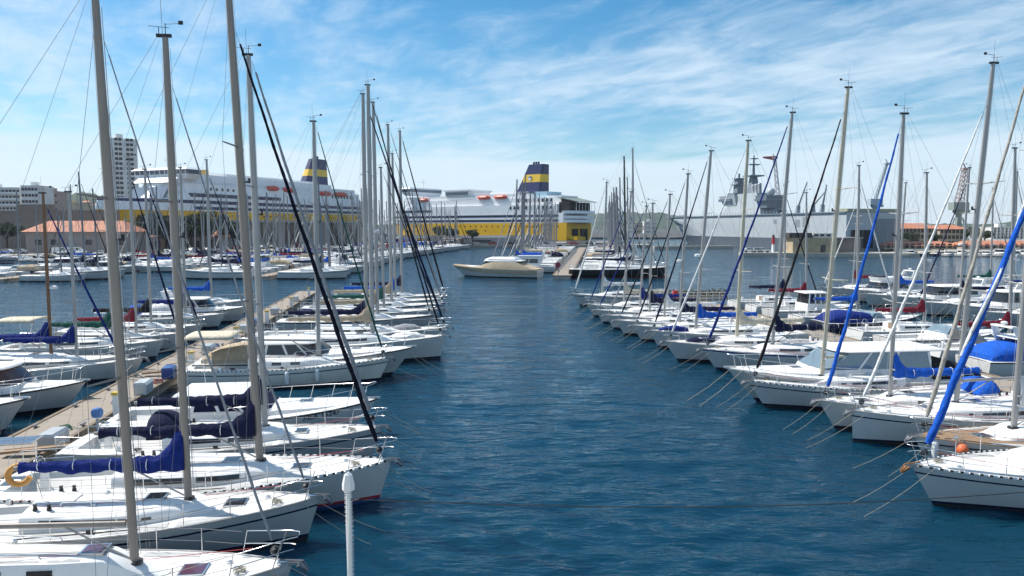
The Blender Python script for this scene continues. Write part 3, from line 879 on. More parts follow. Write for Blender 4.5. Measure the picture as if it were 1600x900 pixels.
# ------------------------------------------------------------------ motor boats
def motorboat(label, L=10.0, B=3.4, fb=1.15, lod=2, group=None, hullc=None, band=None, anti=None, boot=None, style='cruiser', canvas=None, fly=False, arch=True,
              name='motorboat', rails=True, moor=True, roofc=None, over=1.3, antenna=True, screen=None):
    root = empty(name)
    tag(root, label, 'motorboat', group)
    H = Hull(L, B, fb, over=over, sw=.9, bowrise=.42, full=2.5, tr=-.05)
    hullc = hullc or gel; band = band or hullc
    H.mesh(None).build('hull', [hullc, band, band, boot or navyh, anti or antif_k], root, smooth=40)
    H.deck((.03, .34) if lod >= 2 else None, depth=.55).build('deck', [coach, deckm], root, smooth=30)
    rb = MB()
    for sd in (1, -1):
        rb.tube([H.pt(t, H.sh(t) - .05, sd) for t in H.T], .035, 5)
    rb.build('rubbing_strake', black if style != 'yacht' else whitep, root, smooth=60)
    X = lambda t: -L / 2 + L * t
    # fore deck rise
    rings = []
    x0, x1 = X(.44), X(.90)
    for i in range(9):
        u = i / 8; x = x0 + (x1 - x0) * u; t = H.t_of(x); w = H.hb(t) * .72; hh = .34 * (1 - u ** 1.6) + .01; b = H.sh(t)
        rings.append([(x, w, b - .03), (x, w * .93, b + hh * .7), (x, w * .5, b + hh + .03), (x, 0, b + hh + .05), (x, -w * .5, b + hh + .03), (x, -w * .93, b + hh * .7), (x, -w, b - .03)])
    MB().loft(rings).build('foredeck', coach, root, smooth=40)
    # wheelhouse / saloon : lower body, glazing, roof
    cabs = {'cruiser': (.30, .66, 1.15), 'yacht': (.22, .64, 1.35), 'fisher': (.36, .60, 1.55), 'open': (.42, .58, .75), 'sport': (.30, .58, .92)}[style]
    ca, cf, ch = cabs
    zb = H.sh(.45)
    w0 = H.hb(.45) * .74
    zl = zb + ch * .38
    slope = {'cruiser': .95, 'yacht': 1.5, 'fisher': .25, 'open': .55, 'sport': 1.15}[style]
    def body(za, zt, xa0, xf0, xa1, xf1, wa, wt, nm, m, par=root):
        n = 4
        mb = MB(); rg = []
        for z, xa_, xf_, w in ((za, xa0, xf0, wa), (zt, xa1, xf1, wt)):
            rg.append([(xa_, w, z), (xf_ - .45, w, z), (xf_ - .12, w * .8, z), (xf_, w * .45, z), (xf_, -w * .45, z), (xf_ - .12, -w * .8, z), (xf_ - .45, -w, z), (xa_, -w, z)])
        mb.loft(rg)
        return mb.build(nm, m, par, smooth=30)
    cabin = body(zb - .05, zl, X(ca), X(cf) + slope * .5, X(ca), X(cf) + slope * .28, w0, w0 * .97, 'cabin', coach)
    zt = zb + ch
    if style != 'open':
        body(zl + .002, zt, X(ca) + .1, X(cf) + slope * .26, X(ca) + .2, X(cf) - slope * .45, w0 * .955, w0 * .86, 'windscreen', glass if not screen else screen, cabin)
        # pillars
        for sd in (1, -1):
            for f in (.0, .38, .72):
                xb = X(ca) + .1 + (X(cf) + slope * .26 - .45 - X(ca) - .1) * f; xt = X(ca) + .2 + (X(cf) - slope * .45 - .45 - X(ca) - .2) * f
                MB().hexa([(xb, sd * w0 * .965, zl - .01), (xb + .13, sd * w0 * .965, zl - .01), (xb + .13, sd * w0 * .93, zl - .01), (xb, sd * w0 * .93, zl - .01)],
                          [(xt, sd * w0 * .875, zt), (xt + .13, sd * w0 * .875, zt), (xt + .13, sd * w0 * .84, zt), (xt, sd * w0 * .84, zt)]).build('pillar', coach, cabin)
        rg = []
        for k, (e, z) in enumerate(((.06, zt), (.12, zt + .05), (.05, zt + .12), (-.25, zt + .16))):
            xa_, xf_, w = X(ca) - e - (.5 if style != 'fisher' else .1), X(cf) - slope * .45 + e + .05, w0 * .86 + e
            rg.append([(xa_, w, z), (xf_ - .5, w, z), (xf_ - .12, w * .8, z), (xf_, w * .4, z), (xf_, -w * .4, z), (xf_ - .12, -w * .8, z), (xf_ - .5, -w, z), (xa_, -w, z)])
        roof = MB().loft(rg).build('roof', roofc or coach, root, smooth=30)
    else:
        body(zl + .002, zl + .42, X(ca) + .1, X(cf) + .3, X(ca) + .5, X(cf) - .1, w0 * .95, w0 * .8, 'windscreen', glassc, cabin)
        zt = zl + .3
    if fly:
        f0 = body(zt + .12, zt + .62, X(ca) - .3, X(cf) - slope * .3, X(ca) - .45, X(cf) - slope * .05, w0 * .8, w0 * .86, 'flybridge', coach)
        body(zt + .6, zt + .85, X(cf) - slope * .2 - .9, X(cf) - slope * .12, X(cf) - slope * .2 - .9, X(cf) - slope * .45, w0 * .8, w0 * .74, 'flybridge_screen', glass, f0)
        zt += .6
    if arch:
        a = MB(); xx = X(ca) - .1
        for sd in (1, -1):
            a.hexa([(xx - .1, sd * w0 * .92, zb + .3), (xx + .45, sd * w0 * .92, zb + .3), (xx + .45, sd * w0 * .86, zb + .3), (xx - .1, sd * w0 * .86, zb + .3)],
                   [(xx - .9, sd * w0 * .72, zt + .75), (xx - .5, sd * w0 * .72, zt + .75), (xx - .5, sd * w0 * .66, zt + .75), (xx - .9, sd * w0 * .66, zt + .75)])
        a.box(xx - .9, xx - .5, -w0 * .72, w0 * .72, zt + .70, zt + .80)
        ao = a.build('radar_arch', coach, root)
        if lod >= 2:
            MB().ball((xx - .7, 0, zt + .95), .2, seg=12, sz=.6).build('radar_dome', whitep, ao, smooth=60)
    if antenna:
        MB().tube([(X(ca) + .2, w0 * .5, zt), (X(ca) + .05, w0 * .5, zt + 2.1)], .008, 4).build('radio_antenna', whitep, root)
    if canvas:
        rg = []
        xs = (X(.03), X(.10), X(ca) * .5 + X(.1) * .5, X(ca) + .15)
        for i, x in enumerate(xs):
            w = H.hb(H.t_of(x)) * .86; hh = (.35, .75, .95, ch * .8 + .1)[i]; b = H.sh(H.t_of(x))
            rg.append([(x, w, b), (x, w * .95, b + hh * .55), (x, w * .7, b + hh * .95), (x, 0, b + hh), (x, -w * .7, b + hh * .95), (x, -w * .95, b + hh * .55), (x, -w, b)])
        MB().loft(rg).build('cockpit_canvas', CL[canvas], root, smooth=45)
    if rails and lod >= 2:
        hh = .58
        def dk(t, sd): return H.pt(t, H.sh(t), sd) + Vector((0, -sd * .08, .01))
        r_ = MB(); tip = Vector((L / 2 - .05, 0, H.sh(1) + hh + .12))
        for sd in (1, -1):
            tt = [.46, .55, .64, .73, .82, .90, .96]
            r_.tube([dk(.42, sd)] + [dk(t, sd) + Vector((0, 0, hh + .1 * (t - .46))) for t in tt] + [tip + Vector((-.05, sd * .18, 0)), tip], .0145, 6, cap=False)
            for t in tt[::1]:
                r_.tube([dk(t - .015, sd), dk(t, sd) + Vector((0, 0, hh + .1 * (t - .46)))], .0125, 5)
        r_.build('bow_rail', steel, root, smooth=60)
        MB().box(L / 2 - .5, L / 2 + .12, -.09, .09, H.sh(1) - .02, H.sh(1) + .06).build('bow_roller', steel, root)
        hx = X(.72); zh = H.sh(.72) + .34 * (1 - ((.72 - .44) / .46) ** 1.6) + .05
        ho = MB().box(hx - .28, hx + .28, -.28, .28, zh - .07, zh + .035).build('hatch', steel, root)
        MB().box(hx - .23, hx + .23, -.23, .23, zh, zh + .042).build('hatch_pane', glass, ho)
        for sd in (1, -1):
            for t in (.52, .60, .68):
                p = H.pt(t, H.sh(t) * .72, sd); q = H.pt(t + .045, H.sh(t) * .72, sd)
                MB().hexa([p + Vector((0, -.02 * sd, -.07)), q + Vector((0, -.02 * sd, -.07)), q + Vector((0, -.02 * sd, .07)), p + Vector((0, -.02 * sd, .07))],
                          [p + Vector((0, .012 * sd, -.07)), q + Vector((0, .012 * sd, -.07)), q + Vector((0, .012 * sd, .07)), p + Vector((0, .012 * sd, .07))]).build('porthole', glass, root)
    if moor and lod >= 2:
        for sd in (1, -1):
            p = H.pt(.95, H.sh(.95), sd); q = Vector((L / 2 + rnd.uniform(1.4, 2.2), sd * .5, -.15))
            MB().tube([p, p.lerp(q, .5) + Vector((0, 0, -.12)), q], .015, 5, cap=False).build('mooring_line', rope, root)
    return root, H, dict(zb=zb, w0=w0, zt=zt)
# ------------------------------------------------------------------ where the rows lie
HL = Vector((math.cos(math.radians(7)), math.sin(math.radians(7))))      # bows of the row on the left pontoon
HR = -HL
def put_sail(label, bow_px, mast_x, top_px, h, L, fb=1.05, **kw):
    zb = fb * 1.23
    bow = G(bow_px[0], bow_px[1], zb)
    s = along(bow, h, mast_x, fb + .5)
    zt = 15.0; st = s
    for _ in range(8):
        st = along(bow, h, top_px[0], zt)
        zt = z_at((bow - h * st).y, top_px[1])
    s2 = min(max(s, L * .30), L * .52)
    rk = min(max(st - s2, 0.0), 0.9)
    if abs(s2 - s) > .3 or rk != st - s2:
        print('MAST', label[:40], 'bow', round(bow.x, 1), round(bow.y, 1), 's', round(s, 2), '->', round(s2, 2), 'rake', round(st - s, 2), 'top', round(zt, 1))
    r, H, info = sailboat(label, L=L, fb=fb, mh=zt, ms=s2, rake=rk, **kw)
    place(r, bow, h, L)
    return r, H, info
def put_motor(label, bow_px, h, L, fb=1.15, **kw):
    bow = G(bow_px[0], bow_px[1], fb * 1.39)
    r, H, info = motorboat(label, L=L, fb=fb, **kw)
    place(r, bow, h, L)
    return r, H, info
def put_at(r, x, y, h, L):
    place(r, Vector((x, y)), h, L)

# ------------------------------------------------------------------ pontoons
pile_m = mat('steel_pile', (0.16, 0.15, 0.14), 0.7, var=0.3, metal=0.3, dirt=0.3)
def pontoon(name, a, b, w, z=0.6, label=None, seg=12.0, edge=None):
    """floating pontoon of joined units, each with deck boards, a kerb on both long sides and a float below"""
    a, b = Vector(a), Vector(b); d = (b - a).normalized(); n = Vector((-d.y, d.x))
    root = empty(name, (a.x, a.y, 0), math.atan2(d.y, d.x))
    tag(root, label, 'pontoon')
    Lp = (b - a).length; k = max(1, int(Lp / seg)); sl = Lp / k
    me_d = MB().box(.03, sl - .03, -w / 2 + .09, w / 2 - .09, z - .08, z).mesh('deck_unit', plank)
    me_f = MB().box(.12, sl - .12, -w / 2 + .15, w / 2 - .15, -.4, z - .15).mesh('float_unit', concrete)
    me_k = MB().box(.03, sl - .03, -.09, .09, z - .22, z + .035).mesh('edge_beam', edge or mat('edge_timber', (0.20, 0.15, 0.10), 0.85, var=0.3, dirt=.3))
    for i in range(k):
        o = link('deck_unit', me_d, root); o.location.x = i * sl
        o = link('float_unit', me_f, root); o.location.x = i * sl
        for sd in (1, -1):
            o = link('edge_beam', me_k, root); o.location = (i * sl, sd * w / 2, 0)
    me_c = MB().box(-.2, .2, -.05, .05, .08, .13).box(-.06, .06, -.04, .04, 0, .1).mesh('mooring_cleat', wire)
    for i in range(int(Lp / 3.6)):
        for sd in (1, -1):
            o = link('mooring_cleat', me_c, root); o.location = (1.2 + i * 3.6, sd * (w / 2 - .25), z)
    return root
LA, LB = Vector((-17.0, 20.0)), Vector((-26.6, 97.0))
pontoon('pontoon', LA + Vector((-.3, -5)), LB + Vector((-.3, 0)), 2.4, label='tan boarded pontoon behind the sterns of the near left row')
RA, RB = Vector((28.6, 20.0)), Vector((20.8, 85.0))
pontoon('pontoon', RA, RB, 2.6, label='pontoon between the two rows of boats on the near right')
# service pedestals on the left pontoon
ped = MB().box(-.14, .14, -.11, .11, 0, .95).box(-.17, .17, -.14, .14, .95, 1.08, 1)
pedm = ped.mesh('service_pedestal', [whitep, mat('yellow_cap', (0.62, 0.43, 0.05), 0.5)])
for i, t in enumerate((0.16, .30, .44, .58, .74, .9)):
    p = LA.lerp(LB, t)
    o = link('service_pedestal', pedm); o.location = (p.x + .9, p.y, .6)
    tag(o, 'white service pedestal with yellow cap on the near left pontoon', 'pedestal', 'service pedestals on the left pontoon')

# ------------------------------------------------------------------ near left row, from the lens outwards
NAV = dict(stripe=navyh)
L0, H0, I0 = put_sail('white sloop with purple deck hatches and bare grey boom, lowest at the left edge', (457, 880), 216, (148, -12), HL, 11.8, fb=.85, B=3.7, lod=3, cw=.55, chh=2.3,
    cover=None, jib='grey', jr=.028, jtop=.925, win='ports', stripe=gelg, boot=navyh, anti=antif_k, over=.45, sw=.85, mastc=alud)
L1, H1, I1 = put_sail('white sloop with 32 on its cabin and long bright navy sail cover', (500, 776), 294, (258, 57), HL, 11.2, fb=1.02, B=3.5, lod=3,
    cover='blue', jib='grey', jr=.032, jtop=.90, win='wedge', stripe=navyh, boot=navyh, over=.5, sw=.82, mastc=alud, hullc=gelg, arch=True)
L2, H2, I2 = put_sail('white sloop with red and blue waterline stripes and navy furled jib', (612, 719), 406, (355, -45), HL, 12.3, fb=1.08, B=3.8, lod=3,
    cover='navy', jib='ink', jr=.068, jtop=.885, win='long', dash=True, boot=redh, anti=antif_b, over=.55, mastc=alud, dodger=None)
L3, H3, I3 = put_sail('white sloop with navy sail cover and pale grey furled jib, beside the NLA motorboat', (598, 667), 414, (388, 86), HL, 11.6, fb=1.02, B=3.5, lod=3,
    cover='navy', jib='grey', jr=.075, jtop=.985, win='long', stripe=navyh, dodger='navy', over=.6, mastc=alu, hullc=gelg)
L4, H4, I4 = put_motor('white motorboat lettered NLA 15247 on its bow', (590, 622), HL, 10.8, fb=1.12, B=3.7, lod=3, style='sport', canvas=None, arch=False, band=gel_lit, over=1.5, screen=CL['navy'], hullc=gel_lit)
L5, H5, I5 = put_sail('white sloop with black dashed rail and bare boom, before the dark windowed motor yacht', (609, 559), 498, (494, 190), HL, 11.6, fb=1.1, B=3.6, lod=3,
    cover=None, jib='green', jr=.05, jtop=.985, win='ports', dash=True, stripe=navyh, over=.8, bimini='cream', hullc=gel2)
L6, H6, I6 = put_motor('white motor yacht with long dark side windows, between two sloops of the left row', (648, 541), HL, 12.5, fb=1.25, B=4.0, lod=2, style='sport', canvas='beige', arch=False, over=1.7)
L7, H7, I7 = put_sail('tall white sloop with plumb bow and white foredeck tarpaulin', (697, 524), 582, (575, 133), HL, 14.0, fb=1.3, B=4.2, lod=2,
    cover='beige', jib='black', jr=.055, jtop=.95, win='long', tender='white', over=.5, boot=navyh)
L8, H8, I8 = put_sail('white sloop with grey covered dinghy on its foredeck', (702, 511), 573, (568, 147), HL, 14.6, fb=1.15, B=4.0, lod=2,
    cover='navy', jib='navy', jr=.08, jtop=.97, win='long', tender='grey', over=1.0)
L9, H9, I9 = put_sail('dark bowed grey sloop just behind the covered dinghy', (678, 492), 590, (583, 160), HL, 13.4, fb=1.1, B=3.7, lod=2,
    cover='beige', jib='black', jr=.065, jtop=.97, win='long', over=1.1, hullc=gelg, band=navyh)
L10, H10, I10 = put_sail('white sloop with blue band along the top of its hull', (697, 473), 612, (606, 195), HL, 14.4, fb=1.12, B=3.8, lod=2,
    cover='beige', jib='grey', jr=.06, jtop=.98, win='long', over=1.2, band=blueh, stripe=blueh)
L11, H11, I11 = put_sail('white sloop with bright blue sail cover, second from the far end of the left row', (694, 466), 618, (613, 240), HL, 14.0, fb=1.05, B=3.7, lod=2,
    cover='royal', jib='navy', jr=.06, jtop=.97, win='long', over=1.0)
L12, H12, I12 = put_sail('white sloop with thick black furled jib at the far end of the left row', (699, 459), 628, (625, 205), HL, 14.4, fb=1.08, B=3.7, lod=2,
    cover='navy', jib='black', jr=.10, jtop=.97, win='long', over=1.0)
L13, H13, I13 = put_sail('white sloop with green boom, between the beige covers and blue cover of the left row', (690, 482), 600, (595, 262), HL, 13.4, fb=1.05, B=3.6, lod=2,
    cover='green', jib='black', jr=.05, jtop=.97, win='long', over=1.0)

# ------------------------------------------------------------------ near right row, from the lens outwards
R0, HR0, _ = put_sail('white sloop with black dashed rail and rusty anchor, nearest of the right row', (1424, 727), 1690, (1745, -60), HR, 12.0, fb=1.12, B=3.8, lod=3,
    cover='blue', jib='royal', jr=.10, jtop=.93, jibspiral='white', win='long', dash=True, stripe=navyh, over=1.05, anchorm=mat('rust', (.30, .13, .04), .8, var=.3))
R1, HR1, _ = put_sail('grey white sloop with brown teak side decks and orange buoy at its bow', (1428, 681), 1584, (1640, -10), HR, 11.8, fb=1.08, B=3.7, lod=3,
    cover='white', jib='oat', jr=.07, jtop=.95, win='long', teakdeck=True, stripe=navyh, over=.9, dodger='grey')
R2, HR2, _ = put_sail('white sloop with upright plumb bow and long black cabin window', (1331, 641), 1494, (1553, 99), HR, 11.8, fb=1.12, B=3.8, lod=3,
    cover=None, jib='white', jr=.06, jtop=.88, win='wedge', stripe=navyh, over=.12, sw=.9)
R3, HR3, _ = put_sail('white sloop with bright blue furled jib, third mast from the right edge', (1278, 625), 1391, (1412, 178), HR, 11.0, fb=1.1, B=3.6, lod=3,
    cover='royal', jib='royal', jr=.075, jtop=.96, win='long', over=1.1, dodger='royal')
R4, HR4, _ = put_sail('white sloop with black dashed rail and dark navy furled jib, before the flybridge yacht', (1168, 595), 1284, (1325, 137), HR, 11.5, fb=1.1, B=3.6, lod=3,
    cover=None, jib='black', jr=.07, jtop=.92, win='wedge', dash=True, stripe=navyh, over=1.2, mastc=aluc)
R5, HR5, _ = put_motor('large white motor yacht with black aft canvas and sloping windscreen in the right row', (1134, 574), HR, 13.5, fb=1.3, B=4.2, lod=3, style='yacht', canvas='black', arch=False, over=2.0, screen=glassc)
R6, HR6, _ = put_sail('white sloop with blue band at its bow and blue furled jib', (1096, 545), 1207, (1238, 176), HR, 12.5, fb=1.12, B=3.8, lod=3,
    cover='navy', jib='blue', jr=.075, jtop=.97, win='long', band=blueh, over=1.3)
R7, HR7, _ = put_sail('white sloop with cream mast and pale furled jib in the right row', (1038, 533), 1151, (1169, 220), HR, 12.0, fb=1.12, B=3.8, lod=2,
    cover='cream', jib='white', jr=.07, jtop=.96, win='long', over=1.2, mastc=aluc, tender='navy')
R8, HR8, _ = put_sail('white sloop with royal blue sail cover in the right row', (1014, 516), 1087, (1115, 236), HR, 12.0, fb=1.1, B=3.7, lod=2,
    cover='royal', jib='navy', jr=.07, jtop=.97, win='long', over=1.0, tender='blue')
RFAR = [((988, 508), 1062, (1075, 272), 'black', 'navy', 'white sloop with black furled jib, beside the blue deck bundle'),
        ((962, 500), 1038, (1047, 304), 'black', 'white', 'white sloop with thin black furled jib, mid way along the right row'),
        ((946, 492), 1015, (1020, 318), 'grey', 'navy', 'white sloop with grey furled jib, fifth from the far end of the right row'),
        ((930, 484), 1000, (1010, 322), 'blue', 'blue', 'white sloop with small blue sail cover in the right row'),
        ((916, 475), 975, (986, 300), 'blue', 'cream', 'white sloop with bright blue furled jib near the far end of the right row')]
for (b, mx, tp, jb, cv, lb) in RFAR:
    put_sail(lb, b, mx, tp, HR, 11.5, fb=1.05, B=3.6, lod=2, cover=cv, jib=jb, jr=.06, win='long', over=1.0, jtop=.97)
put_sail('navy hulled sloop with pale furled jib at the far end of the right row', (893, 459), 940, (948, 285), HR, 12.0, fb=1.15, B=3.7, lod=2, cover='white', jib='white', jr=.08, win='long', over=1.3, hullc=gel, stripe=navyh, boot=navyh, jtop=.97)

# details on the nearest boats
def on_cabin(info, u, f=.5):
    x = info['xa'] + (info['xf'] - info['xa']) * u; w, hh, b = info['csec'](x)
    return Vector((x, -w * (.985 - .03 * f), b + hh * f)), w, hh
letter = mat('lettering_navy', (0.03, 0.04, 0.08), 0.5)
letterg = mat('lettering_grey', (0.42, 0.43, 0.45), 0.5)
def side_text(body, size, m, root, p, tilt=0.0):
    # reads from the starboard side (local -y) with x to the right
    M = Matrix.Translation(p) @ Matrix.Rotation(math.radians(90 - tilt), 4, 'X')
    return text(body, size, m, root, M)
p, w, hh = on_cabin(I0, .21, .62); side_text('FIRST', .16, letterg, L0, p + Vector((0, -.012, 0)), 6)
p, w, hh = on_cabin(I1, .06, .5); side_text('32', .17, letterg, L1, p + Vector((0, -.012, 0)), 6)
t = .80; p = H4.pt(t, H4.sh(t) * .87, -1); p2 = H4.pt(t + .06, H4.sh(t + .06) * .87, -1)
p3 = H4.pt(t, H4.sh(t) * .97, -1)
ex = (p2 - p).normalized(); ey = (p3 - p).normalized(); ez = ex.cross(ey).normalized(); ey = ez.cross(ex)
M = Matrix((ex.to_4d(), ey.to_4d(), ez.to_4d(), (0, 0, 0, 1))).transposed()
for c in range(3): M[3][c] = 0
M = Matrix.Translation(p + ez * .02) @ M
text('NLA 15247', .33, letter, L4, M, 'registration_letters')
# orange and white buoys on the bow of the teak decked sloop
def world_pt(root, p):
    return Matrix.Translation(root.location) @ Matrix.Rotation(root.rotation_euler.z, 4, 'Z') @ p
def fender(p, r, m, label, cat='fender', long=False, grp=None):
    mb = MB()
    if long: mb.tube([(0, 0, -.38), (0, 0, -.33), (0, 0, -.26), (0, 0, .26), (0, 0, .33), (0, 0, .38)], [.03, r * .7, r, r, r * .7, .03], 12)
    else: mb.ball((0, 0, 0), r, seg=16, rings=10, sz=1.12)
    root = empty('buoy' if not long else 'fender', p)
    mb.build('float_body', m, root, smooth=60)
    MB().tube([(0, 0, (r if not long else .36)), (0, 0.03, (r if not long else .36) + .45)], .012, 5).build('lanyard', rope, root)
    tag(root, label, cat, grp)
    return root
pp = HR1.pt(.90, HR1.sh(.90) - .25, 1); fender(world_pt(R1, pp + Vector((0, .22, 0))), .20, orange, 'round orange buoy hanging at the bow of the teak decked sloop', 'buoy')
pp = HR1.pt(.72, HR1.sh(.72) - .25, 1); fender(world_pt(R1, pp + Vector((0, .2, 0))), .17, whitep, 'round white buoy on the side of the teak decked sloop', 'buoy')
for (rt, hl, sd, t, lb) in ((L2, H2, -1, .62, 'blue'), (L5, H5, -1, .52, 'a'), (L5, H5, -1, .66, 'b'), (R1, HR1, 1, .97, 'c')):
    q = hl.pt(t, hl.sh(t) - .45, sd) + Vector((0, .14 * sd, 0))
    lab = {'blue': 'small navy fender on the red striped sloop', 'a': 'white fender nearer the stern of the sloop without sail cover', 'b': 'white fender nearer the bow of the sloop without sail cover',
           'c': 'long white fender tilted at the stem of the teak decked sloop'}[lb]
    fender(world_pt(rt, q), .12, navyh if lb == 'blue' else whitep, lab, long=True)
# orange horseshoe lifebuoy on the stern rail of the second sloop
q = world_pt(L1, Vector((-5.6 + .25, -1.0, H1.sh(0) + .45)))
q = PD(30, 742, 20.2)
hb = MB().tube([(.0 + .27 * math.cos(a), 0, .27 * math.sin(a)) for a in [math.radians(-60 + i * 25) for i in range(13)]], .085, 8)
hb.v = [(x, y, z) for (x, y, z) in hb.v]
ho = hb.build('lifebuoy', mat('lifebuoy_orange', (0.55, 0.27, 0.07), 0.7, var=.15), smooth=60)
ho.location = q; ho.rotation_euler = (0, math.radians(-100), math.radians(25))
tag(ho, 'orange horseshoe lifebuoy at the stern rail by the pontoon', 'lifebuoy')
# solar panel over the pontoon side stern
sp_root = empty('solar_panel', (*G(18, 690, 2.2), 2.2), math.radians(12))
MB().box(-.75, .75, -.45, .45, 0, .035).build('panel_frame', alu, sp_root)
for i in range(4):
    for j in range(2):
        MB().box(-.72 + i * .36 + .01, -.72 + (i + 1) * .36 - .01, -.42 + j * .42 + .01, -.42 + (j + 1) * .42 - .01, .03, .04).build('solar_cell', mat('solar_cells', (0.06, 0.09, 0.15), .15, spec=.8), sp_root)
for sx in (-.6, .6):
    MB().tube([(sx, .2, -1.1), (sx, .2, 0)], .02, 5).build('post', steel, sp_root)
tag(sp_root, 'tilted blue solar panel on poles above the sterns by the left pontoon', 'solar panel')

# lockers and coiled hoses along the left pontoon
lk = [('grey dock locker', gelg), ('white dock locker', gel), ('blue dock locker', blueh)]
lkm = [MB().loft([[(-.6, -.3, 0), (.6, -.3, 0), (.6, .3, 0), (-.6, .3, 0)], [(-.6, -.3, .5), (.6, -.3, .5), (.6, .3, .5), (-.6, .3, .5)], [(-.63, -.33, .5), (.63, -.33, .5), (.63, .33, .5), (-.63, .33, .5)], [(-.58, -.22, .62), (.58, -.22, .62), (.58, .28, .62), (-.58, .28, .62)]]).mesh('dock_locker', m) for _, m in lk]
for i, f in enumerate((.10, .22, .27, .37, .5, .55, .66, .82)):
    p = LA.lerp(LB, f); o = link('dock_locker', lkm[i % 3]); o.location = (p.x + .35, p.y, .6); o.rotation_euler.z = math.radians(97 + (i * 37) % 11)
    tag(o, '%s on the near left pontoon' % lk[i % 3][0], 'locker', 'dock lockers on the left pontoon')
hsm = [mat('hose_' + n, c, .6) for n, c in (('green', (.03, .16, .07)), ('blue', (.03, .10, .30)), ('red', (.30, .04, .04)))]
for i, f in enumerate((.13, .19, .25, .33, .41, .47, .6, .7)):
    p = LA.lerp(LB, f); pts = [((.28 - .002 * k) * math.cos(k * .6), (.28 - .002 * k) * math.sin(k * .6), .02 + .004 * k) for k in range(46)] + [(.5, .1, .02), (1.1, .25, .02)]
    o = MB().tube(pts, .016, 4).build('hose', hsm[i % 3]); o.location = (p.x - .35 + .3 * (i % 3), p.y, .6); o.rotation_euler.z = i * 1.3
    tag(o, 'coiled %s hose lying on the near left pontoon' % ('green', 'blue', 'red')[i % 3], 'hose', 'hoses on the left pontoon')
# ------------------------------------------------------------------ boats bow-to on the far side of the left pontoon
HLL = HL
put_motor('white cabin boat cut by the left edge, bow at the pontoon', (42, 622), HLL, 9.0, fb=1.1, B=3.2, lod=2, style='cruiser', arch=False, moor=False)
put_motor('cabin cruiser with red brown tinted windows and bow rail at the left pontoon', (136, 594), HLL, 8.6, fb=1.05, B=3.1, lod=2, style='cruiser', arch=False, moor=False, antenna=False, screen=mat('smoked_brown_glass', (0.09, 0.035, 0.025), .08, spec=.8))
put_sail('grey hulled sloop with brown wooden mast and big blue sail cover', (196, 556), 80, (72, 302), HLL, 11.0, fb=1.1, B=3.4, lod=2, cover='blue', jib='blue', jr=.07, jtop=.93, win='long', mastc=woodm, hullc=gelg, moor=False, over=1.0, spr=1)
put_sail('grey white sloop with blue boom tucked behind the wooden masted one', (224, 560), 120, (118, 300), HLL, 10.0, fb=1.0, B=3.3, lod=2, cover='blue', jib=None, win='long', moor=False, over=.8)
put_sail('white sloop with long cream awning over its cockpit, left of the pontoon', (258, 531), 176, (172, 270), HLL, 10.6, fb=1.05, B=3.4, lod=2, cover='green', jib=None, bimini='cream', win='long', moor=False)
put_sail('sloop with dark red sail cover moored beyond the left pontoon', (286, 520), 215, (211, 250), HLL, 10.8, fb=1.05, B=3.4, lod=2, cover='red', jib='navy', win='long', moor=False)
put_sail('white sloop with black boom cover beyond the left pontoon', (318, 507), 236, (232, 265), HLL, 10.8, fb=1.05, B=3.4, lod=2, cover='black', jib='navy', win='long', moor=False)
put_sail('white sloop with navy cover and blue awning beyond the left pontoon', (352, 490), 290, (287, 262), HLL, 10.8, fb=1.05, B=3.4, lod=2, cover='blue', jib=None, win='long', moor=False, dodger='royal')
put_motor('white motorboat under a white tarpaulin beyond the left pontoon', (388, 478), HLL, 9.5, fb=1.1, B=3.3, lod=2, style='cruiser', canvas='white', moor=False)
put_sail('white sloop with royal blue cover, furthest beyond the left pontoon', (404, 468), 330, (327, 250), HLL, 10.8, fb=1.05, B=3.4, lod=2, cover='royal', jib='navy', win='long', moor=False)

# ------------------------------------------------------------------ far side of the right pontoon (bows away to the right) and the next row
def rpx(Y, off): return 28.6 - .12 * (Y - 20) + off
RP = [(44, 'm', 'white motorboat with royal blue cockpit cover behind the teak decked sloop', dict(style='cruiser', canvas='royal', arch=True)),
      (48.5, 's', 'white sloop with crimson sail cover and grey spray hood, off the right pontoon', dict(cover='red', dodger='grey', jib=None, mh=14.2)),
      (52.5, 'm', 'white open motorboat with navy console cover off the right pontoon', dict(style='open', arch=False)),
      (57, 's', 'white sloop with maroon sail cover, second beyond the flybridge yacht', dict(cover='red', jib=None, mh=13.2)),
      (61.5, 'm', 'navy hulled motorboat with raked windscreen off the right pontoon', dict(style='open', arch=False, hullc=navyh, canvas='blue')),
      (66, 's', 'white sloop with blue sail cover and white furled jib off the right pontoon', dict(cover='royal', jib='white', mh=14.5)),
      (70.5, 'm', 'small white fishing boat with upright wheelhouse off the right pontoon', dict(style='fisher', arch=False)),
      (75, 's', 'white sloop with dark red boom cover near the end of the right pontoon', dict(cover='red', jib=None, mh=12.5)),
      (79.5, 's', 'white sloop with black furled jib at the end of the right pontoon', dict(cover='navy', jib='black', mh=13.5))]
for (Y, k, lb, kw) in RP:
    L = 10.4 if k == 's' else 9.2
    if k == 's':
        mh = kw.pop('mh')
        r, _, _ = sailboat(lb, L=L, B=3.4, fb=1.05, mh=mh, ms=4.2, lod=2, moor=False, **kw)
    else:
        r, _, _ = motorboat(lb, L=L, B=3.2, fb=1.1, lod=2, moor=False, **kw)
    put_at(r, rpx(Y, 2.2) + L, Y + 1.3, HL, L)
